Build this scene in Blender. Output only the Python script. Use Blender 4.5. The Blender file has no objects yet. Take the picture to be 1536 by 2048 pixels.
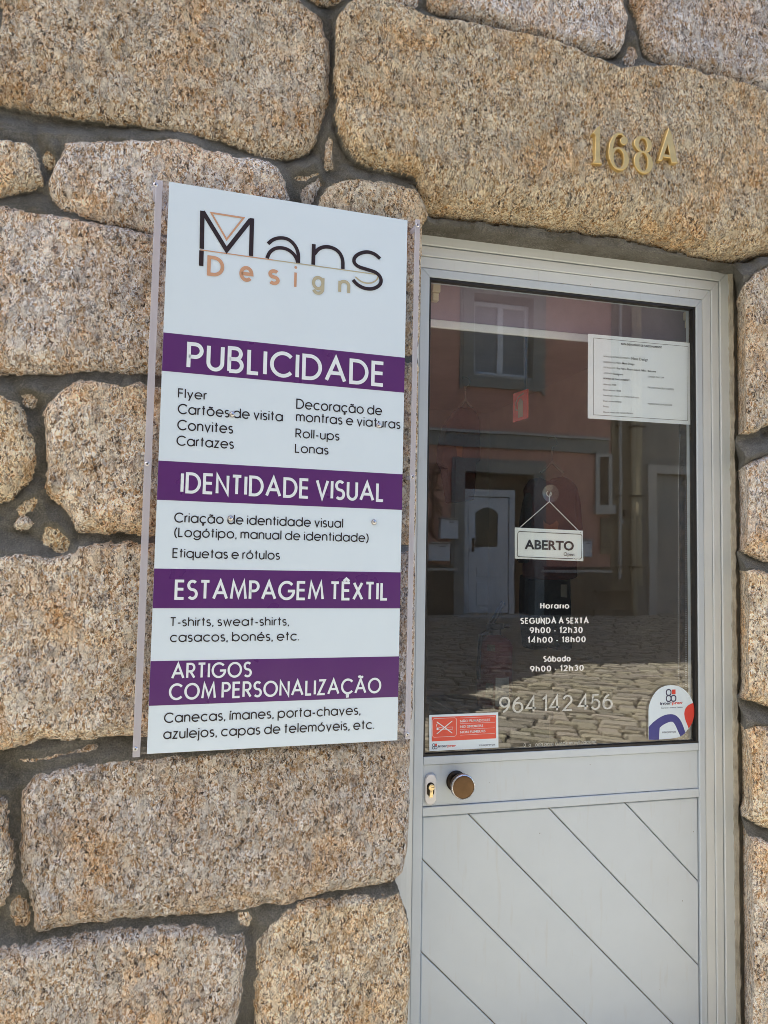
import bpy, bmesh, math, random
import numpy as np
from mathutils import Vector, Matrix
random.seed(7); RNG = np.random.default_rng(11)
scn = bpy.context.scene
COL = scn.collection
rad = math.radians

# ------------------------------------------------------------------ camera
F_PX, CAM = 1538.0, Vector((0.0, -1.9, 1.5))
def cam_axes(yaw, pitch, roll):
    cy, sy, cp, sp = math.cos(yaw), math.sin(yaw), math.cos(pitch), math.sin(pitch)
    f = Vector((sy*cp, cy*cp, sp)); r = Vector((cy, -sy, 0)); u = r.cross(f)
    c, s = math.cos(roll), math.sin(roll)
    return c*r + s*u, -s*r + c*u, f
RIGHT, UP, FWD = cam_axes(rad(14.51), rad(3.39), rad(0.96))
cd = bpy.data.cameras.new('camera'); cam = bpy.data.objects.new('camera', cd); COL.objects.link(cam)
M = Matrix((RIGHT, UP, -FWD)).transposed().to_4x4(); M.translation = CAM
cam.matrix_world = M
cd.sensor_fit = 'VERTICAL'; cd.sensor_height = 36.0; cd.lens = F_PX/2048*36.0
cd.clip_start = 0.02; cd.clip_end = 500
scn.camera = cam

# ------------------------------------------------------------------ light
SUN_EL, SUN_B = rad(52), rad(2.5)          # the sun stands along the street, a little behind the granite front
to_sun = Vector((-math.cos(SUN_EL)*math.cos(SUN_B), math.cos(SUN_EL)*math.sin(SUN_B), math.sin(SUN_EL)))
w = bpy.data.worlds.new("World"); scn.world = w; w.use_nodes = True
sky = w.node_tree.nodes.new('ShaderNodeTexSky'); sky.sky_type = 'NISHITA'; sky.sun_disc = False
sky.sun_elevation = SUN_EL; sky.sun_rotation = math.atan2(to_sun.x, to_sun.y)
sky.air_density = 1.0; sky.dust_density = 2.0; sky.ozone_density = 1.0
bg = w.node_tree.nodes['Background']; bg.inputs[1].default_value = 0.105
w.node_tree.links.new(sky.outputs[0], bg.inputs[0])
sl = bpy.data.lights.new('sun', 'SUN'); sl.energy = 5.0; sl.angle = rad(0.5); sl.color = (1.0, 0.94, 0.85)
so = bpy.data.objects.new('sun', sl); COL.objects.link(so); so.location = (0, -4, 12)
so.rotation_euler = (-to_sun).to_track_quat('-Z', 'Y').to_euler()
scn.cycles.filter_width = 0.9
scn.view_settings.view_transform = 'Standard'; scn.view_settings.look = 'None'
scn.view_settings.exposure = 2.08; scn.view_settings.gamma = 1.0

# ------------------------------------------------------------------ geometry helpers
def ray(px, py): return RIGHT*((px-768)/F_PX) - UP*((py-1024)/F_PX) + FWD
def P(px, py, Y):
    d = ray(px, py); return CAM + d*((Y - CAM.y)/d.y)
YG = 0.144                                  # glass plane
YF = -9.5                                   # front of the houses across the street
def V(px, py, Y=YF):                        # a point across the street seen mirrored in the glass
    p = P(px, py, 2*YG - Y); return Vector((p.x, Y, p.z))

def wm(o): return (wm(o.parent) @ o.matrix_basis) if o.parent else o.matrix_basis.copy()
class MB:
    def __init__(s): s.v = []; s.f = []
    def add(s, vs, fs):
        n = len(s.v); s.v += [tuple(p) for p in vs]; s.f += [tuple(i+n for i in f) for f in fs]; return s
    def box(s, a, b, bev=0.0, seg=2):
        x0, y0, z0 = [min(p, q) for p, q in zip(a, b)]; x1, y1, z1 = [max(p, q) for p, q in zip(a, b)]
        bm = bmesh.new(); bmesh.ops.create_cube(bm, size=1)
        for q in bm.verts: q.co = Vector(((x0+x1)/2 + q.co.x*(x1-x0), (y0+y1)/2 + q.co.y*(y1-y0), (z0+z1)/2 + q.co.z*(z1-z0)))
        return s.bm(bm, bev, seg)
    def bm(s, bm, bev=0.0, seg=2):
        if bev: bmesh.ops.bevel(bm, geom=bm.edges[:], offset=bev, segments=seg, affect='EDGES', profile=0.5)
        bm.verts.index_update(); s.add([v.co[:] for v in bm.verts], [[v.index for v in f.verts] for f in bm.faces]); bm.free(); return s
    def prism(s, poly, y0, y1, bev=0.0):    # polygon of (x,z), extruded from y0 (front) to y1
        bm = bmesh.new(); a = [bm.verts.new((x, y0, z)) for x, z in poly]; f = bm.faces.new(a)
        r = bmesh.ops.extrude_face_region(bm, geom=[f])
        for q in r['geom']:
            if isinstance(q, bmesh.types.BMVert): q.co.y = y1
        bmesh.ops.recalc_face_normals(bm, faces=bm.faces[:]); return s.bm(bm, bev, 1)
    def tube(s, pts, r, n=8, caps=True):
        pts = [Vector(p) for p in pts]; rs = r if isinstance(r, (list, tuple)) else [r]*len(pts)
        vs, fs = [], []; up = Vector((0.13, 0.31, 0.94)).normalized()
        for i, p in enumerate(pts):
            t = (pts[min(i+1, len(pts)-1)] - pts[max(i-1, 0)]).normalized()
            a = t.cross(up); a = a.normalized() if a.length > 1e-4 else t.orthogonal().normalized(); b = t.cross(a)
            for k in range(n):
                an = 2*math.pi*k/n; vs.append(p + (a*math.cos(an) + b*math.sin(an))*rs[i])
        for i in range(len(pts)-1):
            for k in range(n): fs.append((i*n+k, i*n+(k+1) % n, (i+1)*n+(k+1) % n, (i+1)*n+k))
        if caps: fs.append(tuple(range(n-1, -1, -1))); fs.append(tuple((len(pts)-1)*n+k for k in range(n)))
        return s.add(vs, fs)
    def lathe(s, c, axis, prof, n=32):      # prof: (distance along axis, radius)
        c = Vector(c); ax = Vector(axis).normalized(); a = ax.orthogonal().normalized(); b = ax.cross(a); vs, fs = [], []
        for h, r in prof:
            for k in range(n):
                an = 2*math.pi*k/n; vs.append(c + ax*h + (a*math.cos(an) + b*math.sin(an))*max(r, 1e-5))
        for i in range(len(prof)-1):
            for k in range(n): fs.append((i*n+k, i*n+(k+1) % n, (i+1)*n+(k+1) % n, (i+1)*n+k))
        return s.add(vs, fs)
    def build(s, name, mat, parent=None, smooth=False, angle=35):
        me = bpy.data.meshes.new(name)
        mi = wm(parent).inverted() if parent else Matrix()
        if parent: vs = [tuple(mi @ Vector(p)) for p in s.v]
        else: vs = s.v
        me.from_pydata(vs, [], s.f); me.update()
        me.materials.append(mat)
        o = bpy.data.objects.new(name, me); COL.objects.link(o)
        if parent: o.parent = parent
        if smooth:
            me.polygons.foreach_set('use_smooth', [True]*len(me.polygons)); me.set_sharp_from_angle(angle=rad(angle))
        return o
def recenter(o):                            # give a one-mesh thing its own origin
    me = o.data; c = sum((v.co for v in me.vertices), Vector())/len(me.vertices)
    me.transform(Matrix.Translation(-c)); o.location = c; return o
def tag(o, label=None, cat=None, group=None, kind=None):
    if label: o['label'] = label
    if cat: o['category'] = cat
    if group: o['group'] = group
    if kind: o['kind'] = kind
    return o
def thing(name, label, cat, mat=None, loc=(0, 0, 0), group=None):
    o = bpy.data.objects.new(name, None); COL.objects.link(o); o.empty_display_size = 0.05
    o.matrix_world = mat if mat else Matrix.Translation(Vector(loc))
    bpy.context.view_layer.update()
    return tag(o, label, cat, group)

# ------------------------------------------------------------------ material helpers
class NT:
    def __init__(s, name):
        s.m = bpy.data.materials.new(name); s.m.use_nodes = True; s.t = s.m.node_tree
        s.p = s.t.nodes['Principled BSDF']; s.out = s.t.nodes['Material Output']
    def n(s, typ, ins=None, **kw):
        nd = s.t.nodes.new('ShaderNode'+typ)
        for k, v in kw.items(): setattr(nd, k, v)
        for k, v in (ins or {}).items(): s.set(nd.inputs[k], v)
        return nd
    def set(s, inp, v):
        if isinstance(v, bpy.types.NodeSocket): s.t.links.new(v, inp)
        elif isinstance(v, bpy.types.Node): s.t.links.new(v.outputs[0], inp)
        else:
            if inp.type == 'RGBA' and len(v) == 3: v = (*v, 1)
            inp.default_value = v
    def ramp(s, fac, stops, interp='LINEAR'):
        r = s.n('ValToRGB', {0: fac}); cr = r.color_ramp; cr.interpolation = interp
        while len(cr.elements) < len(stops): cr.elements.new(0.5)
        for e, (p, c) in zip(cr.elements, stops):
            e.position = p; e.color = (*c, 1) if isinstance(c, tuple) else (c, c, c, 1)
        return r.outputs[0]
    def mix(s, fac, a, b, typ='MIX'):
        m = s.n('Mix', data_type='RGBA', blend_type=typ); s.set(m.inputs[0], fac); s.set(m.inputs[6], a); s.set(m.inputs[7], b); return m.outputs[2]
    def math(s, op, a, b=0.0, c=0.0, clamp=False):
        m = s.n('Math', operation=op, use_clamp=clamp); s.set(m.inputs[0], a); s.set(m.inputs[1], b); s.set(m.inputs[2], c); return m.outputs[0]
    def noise(s, vec, scale, detail=3.0, rough=0.55):
        return s.n('TexNoise', {'Vector': vec, 'Scale': scale, 'Detail': detail, 'Roughness': rough}).outputs[0]
    def vor(s, vec, scale, feature='F1'):
        return s.n('TexVoronoi', {'Vector': vec, 'Scale': scale}, feature=feature)
    def obj(s): return s.n('TexCoord').outputs['Object']
    def bump(s, h, dist, strength=1.0): return s.n('Bump', {'Height': h, 'Distance': dist, 'Strength': strength}).outputs[0]

def plain(name, c, rough=0.5, metal=0.0, var=0.10, scale=14.0, bump=0.0, bscale=300.0, spec=0.5, coat=0.0):
    t = NT(name); co = t.obj(); n = t.noise(co, scale, 5, 0.6)
    lo = tuple(x*(1-var) for x in c); hi = tuple(min(1, x*(1+var)) for x in c)
    t.set(t.p.inputs['Base Color'], t.ramp(n, [(0.3, lo), (0.7, hi)]))
    t.set(t.p.inputs['Roughness'], t.ramp(t.noise(co, scale*2.3, 3), [(0.3, max(0, rough-0.06)), (0.7, min(1, rough+0.06))]))
    t.p.inputs['Metallic'].default_value = metal; t.p.inputs['Specular IOR Level'].default_value = spec
    if coat: t.p.inputs['Coat Weight'].default_value = coat
    if bump: t.set(t.p.inputs['Normal'], t.bump(t.noise(co, bscale, 4), bump))
    return t.m

def glassy(name, r0, tint=(1, 1, 1), rough=0.0, body=0.0, body_col=(0.8, 0.8, 0.8)):
    t = NT(name); t.t.nodes.remove(t.p)
    g = t.n('NewGeometry'); dt = t.n('VectorMath', {0: g.outputs['Normal'], 1: g.outputs['Incoming']}, operation='DOT_PRODUCT')
    c = t.math('ABSOLUTE', dt.outputs['Value']); k = t.math('POWER', t.math('SUBTRACT', 1.0, c, clamp=True), 5.0)
    fr = t.math('MULTIPLY_ADD', k, 1-r0, r0)
    tr = t.n('BsdfTransparent', {0: tint})
    base = tr.outputs[0]
    if body:
        df = t.n('BsdfTranslucent', {0: body_col}); d2 = t.n('BsdfDiffuse', {0: body_col})
        a = t.n('MixShader', {0: 0.5, 1: df, 2: d2}); base = t.n('MixShader', {0: body, 1: tr, 2: a}).outputs[0]
    gl = t.n('BsdfGlossy', {0: (1, 1, 1), 'Roughness': rough})
    if not body: t.set(gl.inputs['Normal'], t.bump(t.noise(t.obj(), 3.0, 2), 0.00022))
    mx = t.n('MixShader', {0: fr, 1: base, 2: gl}); t.t.links.new(mx.outputs[0], t.out.inputs[0])
    return t.m

def granite_material():
    t = NT('granite_masonry'); co = t.obj()
    wn = t.n('TexNoise', {'Vector': co, 'Scale': 70.0, 'Detail': 4.0}); 
    off = t.n('VectorMath', {0: wn.outputs[1], 1: (0.5, 0.5, 0.5)}, operation='SUBTRACT')
    sc = t.n('VectorMath', {0: off.outputs[0], 'Scale': 0.020}, operation='SCALE')
    wp = t.n('VectorMath', {0: co, 1: sc.outputs[0]}, operation='ADD').outputs[0]
    mp = t.n('Mapping', {'Vector': wp, 'Rotation': (0, rad(38), 0), 'Scale': (1.0, 1.0, 0.48)}).outputs[0]
    DK, OR, TN, PL, GR, WH = (0.045, 0.034, 0.028), (0.42, 0.25, 0.11), (0.62, 0.50, 0.35), (0.84, 0.765, 0.65), (0.50, 0.48, 0.465), (0.95, 0.92, 0.86)
    v1 = t.vor(mp, 205.0); s1 = t.n('SeparateColor', {0: v1.outputs['Color']})
    c1 = t.ramp(s1.outputs[0], [(0, DK), (0.17, OR), (0.36, TN), (0.54, PL), (0.74, GR), (0.84, WH)], 'CONSTANT')
    v2 = t.vor(mp, 410.0); s2 = t.n('SeparateColor', {0: v2.outputs['Color']})
    c2 = t.ramp(s2.outputs[1], [(0, DK), (0.24, OR), (0.46, TN), (0.60, PL), (0.78, WH)], 'CONSTANT')
    col = t.mix(t.ramp(t.noise(co, 120, 2), [(0.42, 0.15), (0.6, 0.75)]), c1, c2)
    # pale feldspar crystals and rusty clouds
    v3 = t.vor(mp, 34.0); s3 = t.n('SeparateColor', {0: v3.outputs['Color']})
    f3 = t.math('MULTIPLY', t.math('GREATER_THAN', s3.outputs[2], 0.72), t.ramp(t.math('ADD', v3.outputs['Distance'], t.math('MULTIPLY', t.noise(co, 260, 3), 0.25)), [(0.36, 0.75), (0.50, 0.0)]))
    col = t.mix(f3, col, (0.74, 0.69, 0.60))
    cl = t.noise(co, 5.5, 5, 0.62)
    col = t.mix(t.ramp(cl, [(0.48, 0.0), (0.72, 0.85)]), col, t.mix(1.0, col, (1.06, 0.76, 0.42), 'MULTIPLY'))
    cl2 = t.noise(t.n('VectorMath', {0: co, 1: (7.3, 1.1, 3.7)}, operation='ADD').outputs[0], 9.0, 5, 0.6)
    col = t.mix(t.ramp(cl2, [(0.5, 0.0), (0.72, 0.55)]), col, t.mix(1.0, col, (0.72, 0.74, 0.78), 'MULTIPLY'))
    v5 = t.vor(mp, 62.0); s5 = t.n('SeparateColor', {0: v5.outputs['Color']})
    col = t.mix(t.ramp(s5.outputs[0], [(0, 0.0), (0.66, 0.28), (0.84, 0.45)], 'CONSTANT'), col, t.ramp(s5.outputs[1], [(0, (0.20, 0.185, 0.18)), (0.3, (0.50, 0.49, 0.46)), (0.6, (0.74, 0.70, 0.60)), (0.85, (0.42, 0.27, 0.13))], 'CONSTANT'))
    fl = t.noise(mp, 230, 5, 0.8)
    col = t.mix(t.ramp(fl, [(0.36, 0.95), (0.46, 0.0)]), col, (0.065, 0.043, 0.032))
    col = t.mix(t.ramp(fl, [(0.54, 0.0), (0.65, 0.85)]), col, (0.86, 0.81, 0.71))
    mid = t.ramp(t.noise(co, 24, 5, 0.7), [(0.30, 0.82), (0.70, 1.30)])
    col = t.mix(1.0, col, mid, 'MULTIPLY')
    wt = t.noise(t.n('VectorMath', {0: co, 1: (2.2, 5.1, 9.3)}, operation='ADD').outputs[0], 6.5, 6, 0.68)
    col = t.mix(t.ramp(wt, [(0.54, 0.0), (0.70, 0.75)]), col, t.mix(1.0, col, (0.66, 0.64, 0.62), 'MULTIPLY'))
    ti = t.n('Attribute', attribute_name='tint').outputs['Color']
    col = t.mix(1.0, col, ti, 'MULTIPLY')
    # mortar
    mo = t.ramp(t.noise(co, 330, 4, 0.7), [(0.25, (0.075, 0.077, 0.074)), (0.5, (0.175, 0.176, 0.165)), (0.75, (0.36, 0.355, 0.33))])
    mo = t.mix(t.ramp(t.noise(co, 9, 5, 0.65), [(0.42, 0.0), (0.62, 0.85)]), mo, t.mix(1.0, mo, (0.62, 0.60, 0.54), 'MULTIPLY'))
    v4 = t.vor(co, 210.0); s4 = t.n('SeparateColor', {0: v4.outputs['Color']})
    mo = t.mix(t.math('MULTIPLY', t.math('GREATER_THAN', s4.outputs[0], 0.95), 0.22), mo, (0.36, 0.33, 0.28))
    st = t.n('Attribute', attribute_name='stone').outputs['Fac']
    stn = t.math('ADD', st, t.math('MULTIPLY', t.math('SUBTRACT', t.noise(co, 140, 4, 0.65), 0.5), 1.1))
    ms = t.ramp(stn, [(0.30, 0.0), (0.72, 1.0)])
    t.set(t.p.inputs['Base Color'], t.mix(ms, mo, col))
    t.p.inputs['Roughness'].default_value = 0.85; t.p.inputs['Specular IOR Level'].default_value = 0.3
    hs = t.math('ADD', t.math('MULTIPLY', v1.outputs['Distance'], 0.22), t.math('MULTIPLY', t.noise(mp, 95, 7, 0.75), 1.4))
    hm = t.math('ADD', t.math('MULTIPLY', t.noise(co, 240, 5, 0.75), 0.8), t.math('MULTIPLY', t.noise(co, 55, 4, 0.6), 1.2))
    hh = t.n('Mix', data_type='FLOAT', ); t.set(hh.inputs[0], ms); t.set(hh.inputs[2], hm); t.set(hh.inputs[3], hs)
    t.set(t.p.inputs['Normal'], t.bump(hh.outputs[0], 0.009, 1.0))
    return t.m

def white_paint(name, c, dirt=0.42, rough=0.38):
    t = NT(name); co = t.obj()
    n1 = t.noise(co, 6, 5, 0.6)
    col = t.ramp(n1, [(0.3, tuple(x*0.95 for x in c)), (0.7, c)])
    v = t.vor(co, 26.0); s = t.n('SeparateColor', {0: v.outputs['Color']})
    sp = t.math('MULTIPLY', t.math('GREATER_THAN', s.outputs[0], 0.80), t.ramp(t.math('ADD', v.outputs['Distance'], t.math('MULTIPLY', t.noise(co, 300, 3), 0.05)), [(0.06, 0.75), (0.085, 0.0)]))
    col = t.mix(sp, col, (0.16, 0.15, 0.14))
    mp = t.n('Mapping', {'Vector': co, 'Scale': (1, 1, 0.12)}).outputs[0]
    col = t.mix(t.ramp(t.noise(mp, 60, 4), [(0.60, 0.0), (0.85, dirt)]), col, (0.42, 0.41, 0.38))
    t.set(t.p.inputs['Base Color'], col)
    t.set(t.p.inputs['Roughness'], t.ramp(t.noise(co, 30, 4), [(0.3, rough-0.07), (0.7, rough+0.1)]))
    t.set(t.p.inputs['Normal'], t.bump(t.noise(co, 25, 3), 0.0006, 0.5))
    return t.m

MAT = dict(
    granite=granite_material(),
    door=white_paint('white_lacquer', (0.52, 0.60, 0.68)),
    frame=white_paint('frame_lacquer', (0.64, 0.70, 0.735), 0.35),
    glass=glassy('door_glass', 0.068, (0.965, 0.975, 0.97)),
    acrylic=glassy('clear_acrylic', 0.045, (0.93, 0.93, 0.95)),
    polycarb=glassy('milky_strip', 0.05, (0.92, 0.92, 0.95), 0.12, 0.62, (0.76, 0.77, 0.85)),
    cup=glassy('clear_rubber', 0.06, (0.86, 0.86, 0.82), 0.1, 0.12, (0.6, 0.6, 0.55)),
    gasket=plain('black_rubber', (0.012, 0.012, 0.013), 0.55),
    fill=plain('mortar_fill', (0.15, 0.147, 0.13), 0.95, 0, 0.3, 30, 0.004, 120),
    seam=plain('dirty_sealant', (0.34, 0.32, 0.27), 0.7, 0, 0.35, 22, 0.002, 90),
    panel=plain('printed_white', (0.62, 0.75, 0.87), 0.35, 0, 0.015, 4),
    purple=plain('printed_purple', (0.09, 0.024, 0.155), 0.32, 0, 0.05, 5),
    ink=plain('black_ink', (0.012, 0.010, 0.016), 0.45),
    brown_ink=plain('dark_plum_ink', (0.018, 0.010, 0.014), 0.4),
    tan=plain('tan_ink', (0.53, 0.31, 0.20), 0.45, 0, 0.04),
    olive=plain('olive_ink', (0.42, 0.40, 0.29), 0.45, 0, 0.04),
    wht=plain('white_ink', (0.70, 0.80, 0.88), 0.4, 0, 0.02),
    vinyl=plain('white_vinyl', (0.80, 0.83, 0.84), 0.5, 0, 0.04),
    vinyl_old=plain('worn_white_vinyl', (0.52, 0.55, 0.54), 0.5, 0, 0.25, 120),
    steel=plain('zinc_steel', (0.62, 0.64, 0.68), 0.28, 1.0, 0.12, 90),
    brass=plain('satin_brass', (0.64, 0.48, 0.21), 0.45, 0.7, 0.10, 40, 0.0004, 400),
    lockbrass=plain('lock_brass', (0.70, 0.58, 0.36), 0.3, 1.0, 0.06, 60),
    bronze=plain('worn_bronze', (0.135, 0.085, 0.048), 0.42, 0.85, 0.16, 30),
    darkmetal=plain('dark_bronze', (0.03, 0.024, 0.02), 0.35, 0.8, 0.2, 40),
    plastic=plain('white_plastic', (0.72, 0.74, 0.78), 0.35, 0, 0.03),
    cream=plain('cream_plastic', (0.62, 0.58, 0.46), 0.45, 0, 0.06),
    paper=plain('paper', (0.82, 0.89, 0.95), 0.7, 0, 0.02, 8),
    red=plain('red_print', (0.62, 0.045, 0.03), 0.42, 0, 0.04),
    redpale=plain('coral_red_print', (0.66, 0.085, 0.055), 0.42, 0, 0.04),
    blue=plain('blue_print', (0.035, 0.04, 0.24), 0.4, 0, 0.08, 12),
    navy=plain('navy_print', (0.03, 0.03, 0.10), 0.4),
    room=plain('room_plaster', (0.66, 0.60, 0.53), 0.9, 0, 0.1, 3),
    tile=plain('room_tiles', (0.035, 0.033, 0.03), 0.6, 0, 0.2, 6),
    maroon=plain('maroon_cotton', (0.045, 0.006, 0.009), 0.9, 0, 0.2, 30, 0.001, 500),
    black_cloth=plain('black_cotton', (0.012, 0.013, 0.018), 0.9, 0, 0.2, 30, 0.001, 500),
    blind=plain('lilac_blind_cloth', (0.30, 0.25, 0.33), 0.9, 0, 0.06, 20, 0.0005, 700),
    extred=plain('red_enamel', (0.075, 0.005, 0.006), 0.5, 0, 0.08),
    mirror_brown=plain('mirrored_jamb_brown', (0.085, 0.060, 0.040), 0.95, 0, 0.6, 45, 0.012, 60),  # brown tone painted in place of the mirrored stone jamb
    pink=plain('pink_render', (0.52, 0.28, 0.215), 0.9, 0, 0.10, 2.2, 0.002, 120),
    trim=plain('grey_trim', (0.25, 0.26, 0.24), 0.85, 0, 0.12, 5, 0.002, 90),
    trimlight=plain('pale_trim', (0.42, 0.42, 0.39), 0.85, 0, 0.1, 5),
    plinth=plain('plinth_render', (0.085, 0.078, 0.062), 0.9, 0, 0.2, 3, 0.004, 60),
    beige=plain('weathered_beige_render', (0.20, 0.17, 0.115), 0.9, 0, 0.3, 2.5, 0.004, 40),
    greywall=plain('grey_render', (0.22, 0.225, 0.21), 0.9, 0, 0.15, 2.5, 0.003, 50),
    pvc=plain('white_pvc', (0.60, 0.64, 0.68), 0.4, 0, 0.04),
    darkpane=plain('dark_window_pane', (0.05, 0.055, 0.05), 0.08, 0, 0.1, 3),
    greypane=plain('curtained_pane', (0.22, 0.24, 0.25), 0.12, 0, 0.18, 9),
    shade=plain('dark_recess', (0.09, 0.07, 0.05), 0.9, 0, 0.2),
    pipe=plain('pipe_paint', (0.34, 0.30, 0.20), 0.6, 0, 0.15, 9),
    rooft=plain('clay_tiles', (0.30, 0.12, 0.06), 0.9, 0, 0.3, 12, 0.01, 30),
    yellow=plain('warning_yellow', (0.62, 0.42, 0.05), 0.5),
    plant=plain('dry_stem', (0.11, 0.045, 0.03), 0.8, 0, 0.3, 20),
    render=plain('cream_render', (0.45, 0.40, 0.31), 0.9, 0, 0.12, 2, 0.002, 60),
    orange=plain('orange_print', (0.20, 0.055, 0.015), 0.7),
    green=plain('green_print', (0.04, 0.16, 0.07), 0.6),
)
def sett_material():
    t = NT('granite_setts'); co = t.obj()
    g = t.ramp(t.noise(co, 90, 5, 0.7), [(0.25, (0.21, 0.195, 0.155)), (0.5, (0.40, 0.37, 0.30)), (0.75, (0.56, 0.525, 0.44))])
    ti = t.n('Attribute', attribute_name='tint').outputs['Color']
    t.set(t.p.inputs['Base Color'], t.mix(1.0, g, ti, 'MULTIPLY'))
    t.p.inputs['Roughness'].default_value = 0.75
    t.set(t.p.inputs['Normal'], t.bump(t.noise(co, 45, 5, 0.65), 0.012, 0.8))
    return t.m
MAT['setts'] = sett_material()
MAT['paving'] = plain('street_stone', (0.42, 0.385, 0.315), 0.9, 0, 0.25, 9, 0.01, 12)
MAT['earth'] = plain('joint_earth', (0.055, 0.048, 0.038), 0.95, 0, 0.3, 20, 0.004, 80)

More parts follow.
